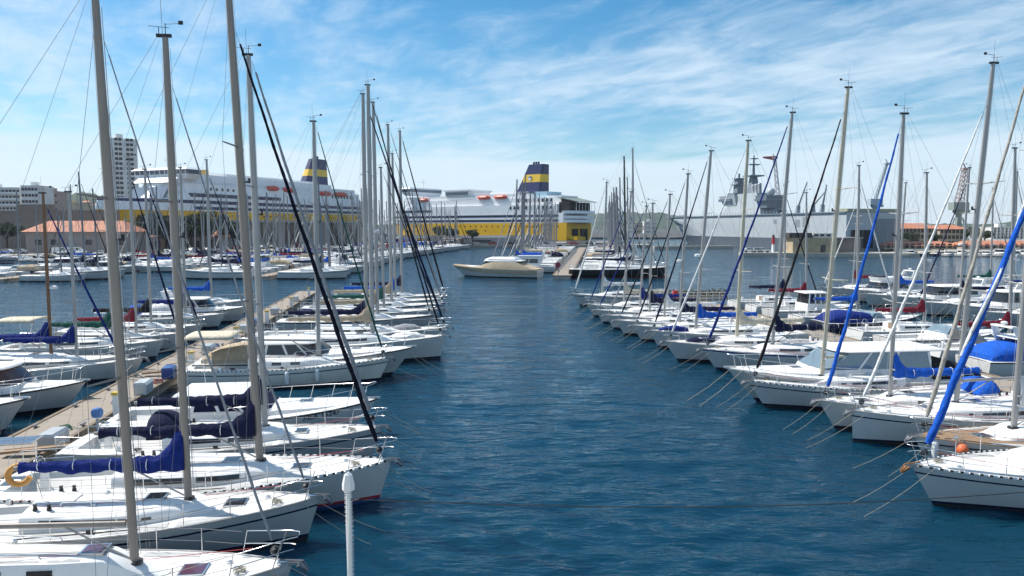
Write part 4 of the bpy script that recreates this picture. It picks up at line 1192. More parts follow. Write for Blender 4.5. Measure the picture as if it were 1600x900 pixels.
RR = [(61, 's', 'blue hulled sloop with white dinghy on deck in the far right row', dict(hullc=navyh, cover='navy', jib='navy', mh=15.5, tender='white', L=13)),
      (65.5, 's', 'tall white sloop with cream furled jib in the far right row', dict(cover='grey', jib='cream', mh=15.2, L=12.5)),
      (70, 'm', 'white cabin trawler with arched windows in the far right row', dict(style='fisher', arch=True, L=12)),
      (74.5, 's', 'white sloop with wide pale hull and navy jib in the far right row', dict(cover='navy', jib='navy', mh=15.0, L=12.5)),
      (79, 'm', 'long white motor yacht with low roof in the far right row', dict(style='yacht', arch=True, L=12.5)),
      (83.5, 's', 'white sloop with bright blue sail cover in the far right row', dict(cover='royal', jib=None, mh=14.0, L=11)),
      (88, 'm', 'white motor cruiser with radar arch at the far right row', dict(style='cruiser', arch=True, fly=True, L=11.5)),
      (92.5, 's', 'slim white sloop with crimson cover furthest along the far right row', dict(cover='red', jib='white', mh=13.5, L=11))]
for (Y, k, lb, kw) in RR:
    L = kw.pop('L')
    if k == 's':
        mh = kw.pop('mh')
        r, _, _ = sailboat(lb, L=L, B=3.7, fb=1.2, mh=mh, ms=L * .39, lod=2, **kw)
    else:
        r, _, _ = motorboat(lb, L=L, B=3.8, fb=1.25, lod=2, **kw)
    put_at(r, 42.4 - .117 * (Y - 63), Y, HR, L)
for i, Y in enumerate((60, 64.2, 68.6, 73, 77.5, 82, 86.4, 91, 95.5)):
    cvs = ('navy', 'red', 'royal', 'grey', 'black', 'cream', 'blue', 'white', 'green')[i]
    L = 11.0 + (i % 3) * .6
    r, _, _ = sailboat('white sloop with %s sail cover on the outer side of the furthest right pontoon' % cvs, L=L, B=3.5, fb=1.1, mh=13.4 + (i * 7 % 5) * .6, ms=4.3, lod=2, moor=False, cover=cvs, jib=('white', 'navy', 'grey')[i % 3], hullc=(gel, gel2, gelg)[i % 3])
    put_at(r, 42.4 - .117 * (Y - 63) + 16.4 + L, Y + 1.5, HL, L)
pontoon('pontoon', (57.5, 55), (51.5, 104), 2.6, label='pontoon behind the far right row of boats')

# gangplanks from the sterns to the left pontoon
gpm = MB().box(-1.3, 1.3, -.17, .17, 0, .05).box(-1.3, 1.3, -.19, -.17, -.02, .07).box(-1.3, 1.3, .17, .19, -.02, .07).mesh('plank_deck', [teak])
for i, (bt, lab_) in enumerate(((L1, 'the sloop marked 32'), (L2, 'the red striped sloop'), (L3, 'the sloop beside the NLA motorboat'), (L5, 'the bare boomed dashed rail sloop'), (L7, 'the tall plumb bowed sloop'))):
    a = bt.rotation_euler.z; sx = [11.2, 12.3, 11.6, 11.6, 14.0][i] / 2
    p = Vector((bt.location.x, bt.location.y)) - HL * (sx + .9)
    o = link('gangplank', gpm); o.location = (p.x, p.y, .84); o.rotation_euler = (0, math.radians(-4), a)
    tag(o, 'narrow gangplank from the stern of %s to the pontoon' % lab_, 'gangplank')
# outboard motor under a blue cover on a stern rail
ob = empty('outboard_motor', (*G(152, 652, 1.3), 1.3)); ob.scale = (.8, .8, .8); tag(ob, 'outboard motor under a pale blue cover on the stern rail by the pontoon', 'outboard motor')
MB().loft([[(x * k, y * k, z) for x, y in ((-.2, -.16), (.22, -.14), (.26, 0), (.22, .14), (-.2, .16))] for z, k in ((.0, .8), (.1, 1.05), (.32, 1.1), (.46, .8), (.5, .4))]).build('cover', mat('canvas_pale_blue', (.10, .22, .48), .8, var=.15, bump=.4, bscale=8), ob, smooth=50)
MB().box(-.06, .08, -.05, .05, -.55, .02).build('shaft', gelg, ob)
MB().tube([(0, 0, -.55), (.02, 0, -.72)], [.09, .03], 6).build('gearcase', gelg, ob)
# ------------------------------------------------------------------ middle distance: piers full of moored boats
CD = Vector((.115, .9934)).normalized(); CRT = Vector((CD.y, -CD.x)); CLF = -CRT
C0 = Vector((8.6, 127.0)); C1 = C0 + CD * 178
pontoon('pier', C0, C1, 3.2, z=.7, label='long central pier with pinkish boards running to the yellow ferry')
M0 = Vector((-49.0, 178.0)); M1 = M0 + CD * 142
pontoon('pier', M0, M1, 2.6, label='pier of sailboats before the gap between the ferries')
P20 = Vector((-43.0, 126.0)); P21 = Vector((-44.5, 200.0))
pontoon('pier', P20, P21, 2.6, label='short pier with a brown end, behind the left row masts')
P10 = Vector((-84.0, 119.0)); P11 = Vector((-86.5, 200.0))
pontoon('pier', P10, P11, 3.4, label='brown ended pier at the left edge, before the orange roofed hall')
P30 = Vector((-64.0, 148.0)); P31 = Vector((-65.5, 203.0))
pontoon('pier', P30, P31, 2.4, label='pier between the two brown ended piers, before the pines')
protos = []
specs = [('navy', 'navy', 13.6, alufar), ('royal', 'grey', 14.6, alufar), ('grey', 'white', 12.8, alufar), ('cream', 'navy', 15.2, alufar), ('white', None, 13.8, alufar), ('navy', 'black', 14.2, alufar), ('red', 'white', 12.2, alufar)]
def strip_wins(r):
    for ch in list(r.children):
        if ch.name.split('.')[0] in ('toe_rail',):
            bpy.data.objects.remove(ch)
for (cv, jb, mh, mc) in specs:
    r, _, _ = sailboat('x', L=11.0, B=3.5, fb=1.1, mh=mh, ms=4.3, rake=.3, lod=1, cover=cv, jib=jb, jr=.075, win='none', mastc=mc, moor=False, name='moored_sailboat', stripe=navyh if mh > 14 else None)
    strip_wins(r); protos.append([r, False])
mprot = []
for st, cv, hc in (('cruiser', None, None), ('fisher', None, None), ('cruiser', 'navy', None), ('yacht', None, None), ('open', 'beige', navyh)):
    r, _, _ = motorboat('x', L=8.6, B=3.1, fb=1.1, lod=1, style=st, canvas=cv, arch=(st == 'cruiser'), hullc=hc, moor=False, antenna=False, name='moored_motorboat')
    mprot.append([r, False])
KEEP = {'hull', 'deck', 'coachroof', 'mast', 'furled_jib', 'boom', 'sail_cover', 'cabin', 'windscreen', 'roof', 'foredeck', 'cockpit_canvas', 'radar_arch', 'shroud', 'backstay', 'spreader', 'flybridge'}
KEEP_FAR = KEEP - {'shroud', 'backstay', 'spreader'}
def copy_some(o, parent, keep):
    c = o.copy(); COL.objects.link(c); c.parent = parent
    for ch in o.children:
        if ch.name.split('.')[0] in keep: copy_some(ch, c, keep)
    return c
def moored(x, y, h, label, group, motor=0.12, k=None, sc=None):
    """x, y = stern at the pier edge"""
    ism = rnd.random() < motor
    lst = mprot if ism else protos
    p = lst[rnd.randrange(len(lst))]
    if not p[1]: r = p[0]; p[1] = True
    else: r = copy_some(p[0], None, KEEP if y < 165 else KEEP_FAR)
    s = sc or (rnd.uniform(1.08, 1.34) if 'central' in group or 'gap' in group else rnd.uniform(.9, 1.2))
    L = (8.6 if ism else 11.0) * s
    bow = Vector((x, y)) + h * (L + .6)
    place(r, bow, h, L); r.scale = (s, s, s * rnd.uniform(.92, 1.12))
    r.rotation_euler.z += rnd.uniform(-.03, .03)
    if callable(label): label = label(ism)
    if not ism:
        cvn = specs[protos.index(p)][0]
        label = label.replace('small sailboat', 'small sailboat, %s cover,' % {'cream': 'cream', 'royal': 'bright blue'}.get(cvn, cvn))
    else:
        label = label.replace('small motorboat', ('small cabin motorboat', 'small wheelhouse motorboat', 'small navy covered motorboat', 'small long windowed motorboat', 'small dark hulled motorboat')[mprot.index(p)])
    tag(r, label, 'motorboat' if ism else 'sailboat', group)
    return r
def mrow(a, d, side, n, step, start, off, label, group, motor=.1, skip=()):
    hh = Vector((d.y, -d.x)) * side
    for i in range(n):
        if i in skip: continue
        p = a + d * (start + i * step + rnd.uniform(-.3, .3)) + hh * off
        moored(p.x, p.y, hh, label, group, motor)
def lab(s): return lambda ism: ('small motorboat ' if ism else 'small sailboat ') + s
mrow(C0, CD, -1, 35, 4.3, 24, 1.9, lab('moored along the left side of the central pier'), 'boats along the left side of the central pier', .08)
mrow(C0, CD, 1, 36, 4.2, 23, 1.9, lab('moored along the right side of the central pier'), 'boats along the right side of the central pier', .05)
mrow(M0, CD, 1, 33, 4.25, 1, 1.6, lab('in the row of bows before the gap between the ferries'), 'boats on the pier before the gap between ferries, bows this way', .05)
mrow(M0, CD, -1, 30, 4.4, 3, 1.6, lab('on the hidden side of the pier before the ferry gap'), 'boats on the pier before the gap between ferries, far side', .1)
Pd2 = (P21 - P20).normalized()
mrow(P20, Pd2, 1, 17, 4.1, 2.5, 1.6, lab('on the right side of the short brown ended pier'), 'boats right of the short pier', .2)
mrow(P20, Pd2, -1, 17, 4.1, 2.5, 1.6, lab('on the left side of the short brown ended pier'), 'boats left of the short pier', .25)
Pd1 = (P11 - P10).normalized()
mrow(P10, Pd1, 1, 17, 4.6, 3, 2.0, lab('on the right side of the pier at the left edge'), 'boats right of the left edge pier', .4)
mrow(P10, Pd1, -1, 15, 4.6, 4, 2.0, lab('on the outer side of the pier at the left edge'), 'boats left of the left edge pier', .4)
Pd3 = (P31 - P30).normalized()
mrow(P30, Pd3, 1, 13, 4.0, 1.5, 1.5, lab('on the right side of the pier before the pines'), 'boats right of the pier before the pines', .2)
mrow(P30, Pd3, -1, 13, 4.0, 1.5, 1.5, lab('on the left side of the pier before the pines'), 'boats left of the pier before the pines', .25)
# small boats along the shore quay on the right
qa, qb = Vector((124, 233.5)), Vector((215, 222))
qd = (qb - qa).normalized(); qn = Vector((qd.y, -qd.x))
for i in range(24):
    p = qa + qd * (1 + i * 3.7)
    moored(p.x, p.y, qn, lab('moored at the stone quay below the far orange roofs'), 'small boats at the far right quay', .72, sc=rnd.uniform(.6, .85))
for i in range(14):
    p = qa + qd * (26 + i * 4.4) + qn * 17
    moored(p.x, p.y, -qn, lab('in the outer line off the far right quay'), 'boats in the outer line off the far right quay', .55, sc=rnd.uniform(.65, .95))
for i in range(19):
    p = Vector((-196 + i * 4.9, 203.8))
    moored(p.x, p.y, Vector((.05, -1)).normalized(), lab('moored at the parking quay before the orange roofed hall'), 'boats at the parking quay', .5, sc=rnd.uniform(.75, 1.0))
for lst in (protos, mprot):
    for p in lst:
        if not p[1]:
            for ch in list(p[0].children_recursive): bpy.data.objects.remove(ch)
            bpy.data.objects.remove(p[0])

# covered motor yacht at the head of the central pier
def covered_yacht():
    r, H, _ = motorboat('motor yacht under a tan fitted cover, at the head of the central pier', L=15.6, B=4.6, fb=1.45, lod=2, style='yacht', arch=False, moor=False, over=2.6, rails=False, antenna=False, name='motor_yacht')
    rings = []
    L = 15.6
    for t in (.0, .06, .14, .24, .36, .48, .58, .66, .74, .84, .93, .985):
        a = H.sh(t); w = H.hb(t) * 1.01 + .03; x = -L / 2 + L * t
        top = a + 1.15 * sstep(.02, .24, t) * (1 - sstep(.46, .74, t)) + .12
        wt = w * (.97 if t > .7 or t < .08 else .70)
        lo = a - .75 * (1 - .3 * sstep(.8, 1, t)); lw = H.pt(max(t, .001), lo).y * 1.01 + .05
        xo = -H.over * H.d(t, lo) * sstep(.55, 1, t) ** 1.3
        f = .04 * math.sin(t * 40)
        rings.append([(x + xo, lw, lo + f), (x, w + .02, a - .1), (x, w, a + .06), (x, wt, top), (x, -wt, top), (x, -w, a + .06), (x, -w - .02, a - .1), (x + xo, -lw, lo + f)])
    c = MB().loft(rings, closed=False, cap0=True, cap1=True).build('fitted_cover', CL['beige'], r, smooth=35)
    # white hard top above the cover, sports arch
    X = lambda t: -L / 2 + L * t
    z = H.sh(.35) + 1.25
    rg = []
    for (xa, xf, w, zz_) in ((X(.22), X(.62), 1.55, z), (X(.24), X(.60), 1.5, z + .45), (X(.27), X(.54), 1.2, z + .78)):
        rg.append([(xa, w, zz_), (xf - .9, w, zz_), (xf, w * .4, zz_), (xf, -w * .4, zz_), (xf - .9, -w, zz_), (xa, -w, zz_)])
    MB().loft(rg).build('hard_top', coach, r, smooth=30)
    hv = Vector((-.95, .31)).normalized(); place(r, Vector((5.6, 130.8)) + hv * (L * 1.08), hv, L); r.scale = (1.08, 1.08, 1.05)
    # motor yacht behind it with white sports arch
    r2, _, _ = motorboat('white flybridge yacht with slanting arch, just behind the tan covered yacht', L=13.5, B=4.3, fb=1.4, lod=2, style='yacht', arch=True, fly=True, moor=False, name='motor_yacht')
    b = C0 + CD * 19 + CLF * 15.8
    place(r2, b, CLF, 13.5)
covered_yacht()
# black racing yacht and the sloops beside it
r, H, _ = sailboat('long black hulled racing yacht with black mast, at the head of the central pier', L=18.0, B=5.0, fb=1.55, mh=21.5, ms=7.6, rake=.5, lod=2, hullc=blackh, band=blackh, stripe=blackh, boot=blackh, anti=antif_r,
                   cover='navy', jib=None, mastc=carbon, over=.2, sw=.85, win='wedge', moor=False, wr=.012, name='racing_yacht')
place(r, G(1044, 417, 1.9), Vector((.995, -.05)).normalized(), 18.0)
r, H, _ = sailboat('large white sloop with navy boom cover, behind the black racing yacht', L=16.0, B=4.6, fb=1.4, mh=23.5, ms=6.2, rake=.4, lod=2, cover='navy', jib='black', jr=.06, moor=False, wr=.012)
place(r, C0 + CD * 12.5 + CRT * 19.0, CRT, 16.0)
r, H, _ = sailboat('large white sloop with grey white mainsail cover, second behind the black racing yacht', L=15.0, B=4.4, fb=1.3, mh=18.5, ms=5.9, rake=.4, lod=2, cover='white', jib='navy', jr=.06, moor=False, wr=.012)
place(r, C0 + CD * 18 + CRT * 18.0, CRT, 15.0)
# round red sign at the head of the central pier
sg = empty('pier_sign', (C0.x - .6, C0.y + .8, .7))
MB().tube([(0, 0, 0), (0, 0, 1.5)], .07, 8).build('post', pile_m, sg)
MB().tube([(0, -.05, 1.75), (0, .05, 1.75)], .48, 20).build('disc', mat('sign_red', (0.30, 0.03, 0.06), .5), sg)
tag(sg, 'round dark red sign on a post at the head of the central pier', 'sign')
# service posts along the central pier
for i in range(16):
    p = C0 + CD * (9 + i * 7.5) + CLF * .9
    o = MB().box(-.12, .12, -.12, .12, 0, 1.1).tube([(0, 0, 1.1), (0, 0, 1.3)], [.16, .02], 8).build('service_post', gelg)
    o.location = (p.x, p.y, .7)
    tag(o, 'grey service post along the left edge of the central pier', 'service post', 'service posts on the central pier')
# end of the right pontoon: planter hedge, railing, red cabinet
leaf_m = mat('hedge_leaves', (0.07, 0.085, 0.03), .8, var=.4, vscale=6)
def leafy(n, fn, size, seed, mats, name, parent=None):
    rg = random.Random(seed); mb = MB()
    for i in range(n):
        c = Vector(fn(rg)); a = Vector((rg.gauss(0, 1), rg.gauss(0, 1), rg.gauss(0, 1) + .3)).normalized()
        u = a.orthogonal().normalized(); v = a.cross(u); s = size * rg.uniform(.6, 1.3)
        mb.add([c + u * s, c + v * s * .6, c - u * s, c - v * s * .6], [(0, 1, 2, 3)], rg.randrange(len(mats)))
    return mb.build(name, mats, parent)
e0 = Vector((15.6, 82.6)); 
plt = empty('planter', (20.0, 84.0, .6), math.radians(7))
MB().box(-4.8, 4.8, -.5, .5, 0, .5).build('trough', concrete, plt)
lf = leafy(1500, lambda g: (g.uniform(-4.7, 4.7), g.uniform(-.45, .45), .5 + g.uniform(0, .6) * (1 + .4 * math.sin(g.random() * 30))), .12, 5, [leaf_m, mat('hedge_dry', (0.16, 0.10, 0.04), .8)], 'foliage', plt)
lf['kind'] = 'stuff'
tag(plt, 'long low planter of olive and rusty shrubs at the end of the right pontoon', 'planter')
rl = empty('railing', (19.8, 83.0, .6), math.radians(7))
for i in range(13):
    MB().tube([(-4.6 + i * .77, 0, 0), (-4.6 + i * .77, 0, 1.0)], .03, 5).build('rail_post', whitep, rl)
for z in (.35, .68, 1.0):
    MB().tube([(-4.6, 0, z), (4.64, 0, z)], .022, 5).build('rail_bar', whitep, rl)
tag(rl, 'white post and bar railing in front of the planter at the right pontoon end', 'railing')
q = PD(1055, 470, 79.0)
o = MB().loft([[(-.3, -.25, 0), (.3, -.25, 0), (.3, .25, 0), (-.3, .25, 0)], [(-.3, -.25, 1.3), (.3, -.25, 1.3), (.3, .25, 1.3), (-.3, .25, 1.3)], [(-.2, -.15, 1.6), (.2, -.15, 1.6), (.2, .15, 1.6), (-.2, .15, 1.6)]]).build('fire_cabinet', mat('signal_red', (0.62, 0.03, 0.02), .5))
o.location = (q.x, 79.0, .6); tag(o, 'bright red fire cabinet by the railing of the right pontoon', 'cabinet')

# ------------------------------------------------------------------ lamp post of the near quay, its cable
lp = empty('lamp_post', (*PD(545, 800, 14.3).xy, 1.1))
z0 = PD(545, 765, 14.3).z - 1.1
MB().tube([(0, 0, 0), (0, 0, z0)], [.058, .05], 12).build('pole', whitep, lp, smooth=60)
sp = MB()
for i in range(150):
    f = i / 149; a = i * 2.1; z = .3 + f * (z0 - .35)
    d = Vector((math.cos(a), math.sin(a), .25 * math.sin(i)))
    p = Vector((d.x * .05, d.y * .05, z)); sp.tube([p, p + d * .04], [.012, .005], 4)
bl = sp.build('bulb_string', whitep, lp); bl['kind'] = 'stuff'
MB().loft([[(r * 1.2 * math.cos(k * math.pi / 3), r * 1.2 * math.sin(k * math.pi / 3), z0 + z * 1.15) for k in range(6)] for (r, z) in ((.055, -.03), (.105, 0), (.105, .10), (.068, .27), (.06, .275), (.02, .31))]).build('lamp_head', mat('opal_cover', (0.80, 0.80, 0.78), .35), lp, smooth=15)
MB().tube([(.05, 0, z0 - .22), (.16, 0, z0 - .2), (.2, 0, z0 - .18)], .02, 6).build('bracket', wire, lp)
tag(lp, 'white lamp post wrapped with tiny bulbs, standing before the water', 'lamp post')
p0 = Vector((lp.location.x, 14.3, 1.1 + z0 - .2)); pts = []
p1 = Vector((p0.x + 18.3, 14.3, p0.z + .62))
for i in range(25):
    f = i / 24; q = p0.lerp(p1, f); q.z -= math.sin(math.pi * f) * .42; pts.append(q)
o = MB().tube(pts, .0105, 5, cap=False).build('cable', roped)
tag(o, 'thin dark cable strung from the lamp post across the channel', 'cable')
lp2 = copy_tree(lp); lp2.location.x += 18.3; lp2.location.z = 1.1; lp2.scale.z = (z0 + .62) / z0
tag(lp2, 'second bulb wrapped lamp post off the right edge, holding the cable', 'lamp post')
# ------------------------------------------------------------------ ships
fwhite = mat('ship_white', (0.82, 0.83, 0.84), 0.45, var=0.06, vscale=.15, dirt=.12)
fyellow = mat('ship_yellow', (0.82, 0.45, 0.008), 0.45, var=0.10, vscale=.15, dirt=.12)
fnavy = mat('ship_navy', (0.025, 0.03, 0.10), 0.4, var=.1)
fgrey = mat('ship_grey_glass', (0.10, 0.13, 0.17), 0.12, spec=.8)
lifered = mat('lifeboat_orange', (0.62, 0.10, 0.06), 0.5, var=.1)
def outline(L, W, bowlen, z, flare, n=9):
    """plan outline, stern at x=0, bow at x=L"""
    pts = [(0, -W / 2), (0, W / 2)] if False else []
    up = []
    for i in range(n + 1):
        f = i / n
        x = L - bowlen * (1 - f); w = W / 2 * (1 - f ** 1.9) ** .8
        up.append((x - flare * f ** 2, max(w, .25)))
    left = [(0, W / 2)] + up
    return left + [(x, -y) for x, y in reversed(left)]
def ferry(label, stern, head, L, W, zy, decks, stripes, cfg):
    """stern = world point of the port quarter; port side looks at the lens"""
    h = Vector(head).normalized(); nrm = Vector((-h.y, h.x))
    c = Vector(stern) - nrm * (W / 2)
    r = empty('ferry', (c.x, c.y, 0), math.atan2(h.y, h.x))
    tag(r, label, 'ferry')
    bl = cfg['bowlen']
    MB().loft([[(x, y, z) for x, y in outline(L, W, bl, z, fl)] for z, fl in ((-1, 9), (2, 8), (zy * .6, 4), (zy, 0))]).build('hull', fyellow, r, smooth=25)
    # white decks stacked as lofted blocks: (x0, x1, inset, z0, z1, bow taper)
    dk = []
    for (x0, x1, inset, z0, z1, bt, rakef) in decks:
        w = W - 2 * inset
        if bt:
            rg = [[(x + x0, y, z) for x, y in outline(x1 - x0 - rk, w, bt, z, 0)] for z, rk in ((z0, 0), (z1, rakef))]
            mb = MB().loft(rg)
        else:
            mb = MB().loft([[(x0, w / 2, z0), (x1, w / 2, z0), (x1, -w / 2, z0), (x0, -w / 2, z0)], [(x0, w / 2, z1), (x1 - rakef, w / 2, z1), (x1 - rakef, -w / 2, z1), (x0, -w / 2, z1)]])
        dk.append(mb.build('deck_house', fwhite, r))
        # thin rail line on top of each block
    for (x0, x1, z, hh) in stripes:
        o = MB().hexa([(x0, W / 2 - .2, z - hh / 2), (x1, W / 2 - .2, z - hh / 2), (x1 + hh * .6, W / 2 - .2, z + hh / 2), (x0, W / 2 - .2, z + hh / 2)],
                  [(x0, W / 2 + .06, z - hh / 2), (x1, W / 2 + .06, z - hh / 2), (x1 + hh * .6, W / 2 + .06, z + hh / 2), (x0, W / 2 + .06, z + hh / 2)]).build('window_band', fnavy, r)
        wm = MB()
        x = x0 + 1.0
        while x < x1 - 1.5:
            if rnd.random() < .85: wm.box(x, x + .95, W / 2 + .04, W / 2 + .10, z - hh * .28, z + hh * .28)
            x += 1.9
        wo = wm.build('window_row', glass, o); wo['kind'] = 'stuff'
    for (z, hh) in cfg.get('wrap', ()):
        x0, bt = 4, decks[0][5]
        f = (z - decks[0][3]) / (decks[0][4] - decks[0][3]); rk = decks[0][6] * f
        ring = lambda zz_: [(x + x0, y, zz_) for x, y in outline(decks[0][1] - x0 - rk + .08, W + .14, bt, zz_, 0)]
        MB().loft([ring(z - hh / 2), ring(z + hh / 2)], closed=True).build('hull_band', fnavy, r)
    pm = MB()
    for i in range(int(L / 4.2)):
        x = 5 + i * 4.0
        if x < L - bl:
            pm.box(x, x + .7, W / 2 - .1, W / 2 + .07, zy - 2.2, zy - 1.5)
            if i % 3 == 0: pm.box(x + 1, x + 1.6, W / 2 - .1, W / 2 + .07, zy - 4.6, zy - 3.9)
    po = pm.build('porthole_row', glass, r); po['kind'] = 'stuff'
    for (x, z, w, hh) in cfg.get('windows', ()):
        MB().box(x, x + w, W / 2 - cfg.get('win_in', 0) - .1, W / 2 - cfg.get('win_in', 0) + .08, z, z + hh).build('window', glass, r)
    # bridge: block over the full beam with wings, dark glazing all round and a white roof
    bx0, bx1, bz = cfg['bridge']
    wb = W / 2 + 2.2
    b = MB().loft([[(bx0, wb * .86, bz - 2.2), (bx1 - 1, wb * .86, bz - 2.2), (bx1 - 1, -wb * .86, bz - 2.2), (bx0, -wb * .86, bz - 2.2)],
                   [(bx0, wb, bz), (bx1, wb, bz), (bx1, -wb, bz), (bx0, -wb, bz)]]).build('bridge', fwhite, r)
    MB().loft([[(bx0 + .2, wb - .15, bz), (bx1 - .2, wb - .15, bz), (bx1 - .2, -wb + .15, bz), (bx0 + .2, -wb + .15, bz)],
               [(bx0 + .2, wb + .1, bz + 1.7), (bx1 + .4, wb + .1, bz + 1.7), (bx1 + .4, -wb - .1, bz + 1.7), (bx0 + .2, -wb - .1, bz + 1.7)]]).build('bridge_window', fgrey, b)
    for k in range(11):
        y = -wb + 1 + k * (2 * wb - 2) / 10
        MB().box(bx1 - .15, bx1 + .42, y - .09, y + .09, bz, bz + 1.7).build('mullion', fwhite, b)
    MB().loft([[(bx0 - .8, wb + .5, bz + 1.7), (bx1 + 1.1, wb + .5, bz + 1.7), (bx1 + 1.1, -wb - .5, bz + 1.7), (bx0 - .8, -wb - .5, bz + 1.7)],
               [(bx0, wb - .8, bz + 2.6), (bx1 - .3, wb - .8, bz + 2.6), (bx1 - .3, -wb + .8, bz + 2.6), (bx0, -wb + .8, bz + 2.6)]]).build('bridge_roof', fwhite, b)
    mx = (bx0 + bx1) / 2 - 1
    m = MB().tube([(mx, 0, bz + 2.5), (mx, 0, bz + 8.5)], [.5, .2], 6).box(mx - .2, mx + .2, -2.2, 2.2, bz + 6, bz + 6.3).box(mx - 1.5, mx + 1.5, -.2, .2, bz + 4.6, bz + 4.9)
    m.tube([(mx, 1.8, bz + 6), (mx, 1.8, bz + 7.6)], .1, 4).tube([(mx, -1.8, bz + 6), (mx, -1.8, bz + 7.4)], .1, 4)
    m.build('radar_mast', fwhite, b)
    # funnel
    fx, fz0, fz1, flen, fw, y0, y1 = cfg['funnel']
    def ring(f, z):
        xa, xf = fx - flen * .5 - f * flen * .06, fx + flen * .5 - f * flen * .44
        w = fw / 2 * (1 - .42 * f); return [(xa, w * .7, z), (xa + 1, w, z), (xf - 2, w, z), (xf, w * .3, z), (xf, -w * .3, z), (xf - 2, -w, z), (xa + 1, -w, z), (xa, -w * .7, z)]
    zs = [fz0, y0, y1, fz1]
    fu = MB().loft([ring((z - fz0) / (fz1 - fz0) * .95, z) for z in zs], rowmat=lambda i, k: 1 if i == 1 else 0).build('funnel', [fnavy, mat('funnel_yellow', (0.76, 0.48, 0.03), .45)], r)
    for k, dx in enumerate((-1.6, 0, 1.6)):
        MB().tube([(fx - flen * .15 + dx, 0, fz1 - .2), (fx - flen * .15 + dx - .6, 0, fz1 + 1.6)], .55, 8).build('exhaust_pipe', fnavy, fu)
    if cfg.get('emblem'):
        zc_ = (y0 + y1) / 2; f = (zc_ - fz0) / (fz1 - fz0); yy = fw / 2 * (1 - .42 * f * .95) + .25
        ex = fx - flen * .1
        MB().side_prism([(ex + px_ * 1.25, zc_ + pz * 1.3) for px_, pz in ((-.5, -1), (.3, -1), (.75, -.35), (.95, .2), (.6, .45), (.5, .95), (-.45, 1.0), (-.8, .4), (-.55, -.2))], yy - .4, yy + .12).build('emblem', fwhite, fu)
        MB().side_prism([(ex - 1.1, zc_ + .5), (ex + .7, zc_ + .45), (ex + .8, zc_ + .85), (ex - 1.0, zc_ + 1.0)], yy - .3, yy + .2).build('emblem_band', black, fu)
    # lifeboats under davits
    for (x, z, ln) in cfg['boats']:
        lb = MB().loft([[(x + ln * f, W / 2 - 1.2 + dy * k, z + dz * k) for dy, dz in ((0, -1.3), (1.2, -.8), (1.35, .1), (.8, .9), (0, 1.2), (-.8, .9), (-1.35, .1), (-1.2, -.8))] for f, k in ((0, .35), (.1, .8), (.3, 1), (.7, 1), (.9, .8), (1, .35))])
        o = lb.build('lifeboat', lifered, r, smooth=40)
        for dx in (.2, .8):
            MB().tube([(x + ln * dx, W / 2 - 3, z - 3), (x + ln * dx, W / 2 - .4, z + 1.4), (x + ln * dx, W / 2 - .1, z + .9)], .22, 5).build('davit', fwhite, o)
    for (x0, x1, y0_, y1_, z0, z1, mm) in cfg.get('extra', ()):
        MB().box(x0, x1, y0_, y1_, z0, z1).build('deck_structure', mm, r)
    # rails on the upper decks
    rm_ = MB()
    for (x0, x1, y, z) in cfg.get('rails', ()):
        for zz_ in (.5, 1.0): rm_.tube([(x0, y, z + zz_), (x1, y, z + zz_)], .05, 4)
        n = int((x1 - x0) / 2.0)
        for i in range(n + 1): rm_.tube([(x0 + i * 2.0, y, z), (x0 + i * 2.0, y, z + 1.05)], .05, 3)
    if rm_.v: rm_.build('deck_rail', fwhite, r)
    return r, W
# ferry on the left: bow towards the lens
LW = 26.0
fl1, _ = ferry('yellow and white ferry behind the orange roofed hall, bow to the left', (-82, 416), (-.396, -.918), 157, LW, 15.7,
    [(4, 157, .0, 15.7, 20.4, 32, 1.5), (4, 136, .02, 20.4, 23.4, 10, 3), (5, 133, 1.2, 23.4, 27.0, 6, 3), (8, 131, 1.8, 27.0, 29.2, 0, 3), (28, 128, 2.6, 29.2, 31.0, 0, 2)],
    [(70, 124, 22.2, 1.5), (4, 124, 19.4, 1.4), (4, 122, 16.9, 1.3)],
    dict(wrap=[(19.4, 1.3)], bowlen=34, bridge=(120, 127, 30.6), funnel=(30, 29.5, 45.0, 17, 9, 35.8, 39.4), boats=[(58, 27.0, 9), (70, 27.2, 8), (16, 26.4, 12), (30, 26.4, 10)],
         windows=[(10 + i * 2.6, 24.2, 1.1, 1.7) for i in range(8)] + [(92 + i * 3.2, 24.4, 1.2, 1.2) for i in range(7)], win_in=1.2,
         extra=[(40, 56, -8, 8, 29.2, 32.0, fwhite), (60, 100, -9, 9, 31.0, 32.2, fwhite), (108, 116, -7, 7, 31.0, 33.4, fyellow)],
         rails=[(6, 128, LW / 2 - 1.2, 27.0), (40, 126, LW / 2 - 2.6, 31.0)]))
fr_ = [(134.3, 9.5, 20.6), (131.2, 9.5, 25.2), (131.2, -9.5, 25.2), (134.3, -9.5, 20.6)]
MB().hexa(fr_, [(x + .5, y, z) for x, y, z in fr_]).build('lounge_window', mat('lounge_glass', (0.16, 0.20, 0.26), .15, spec=.8), fl1)
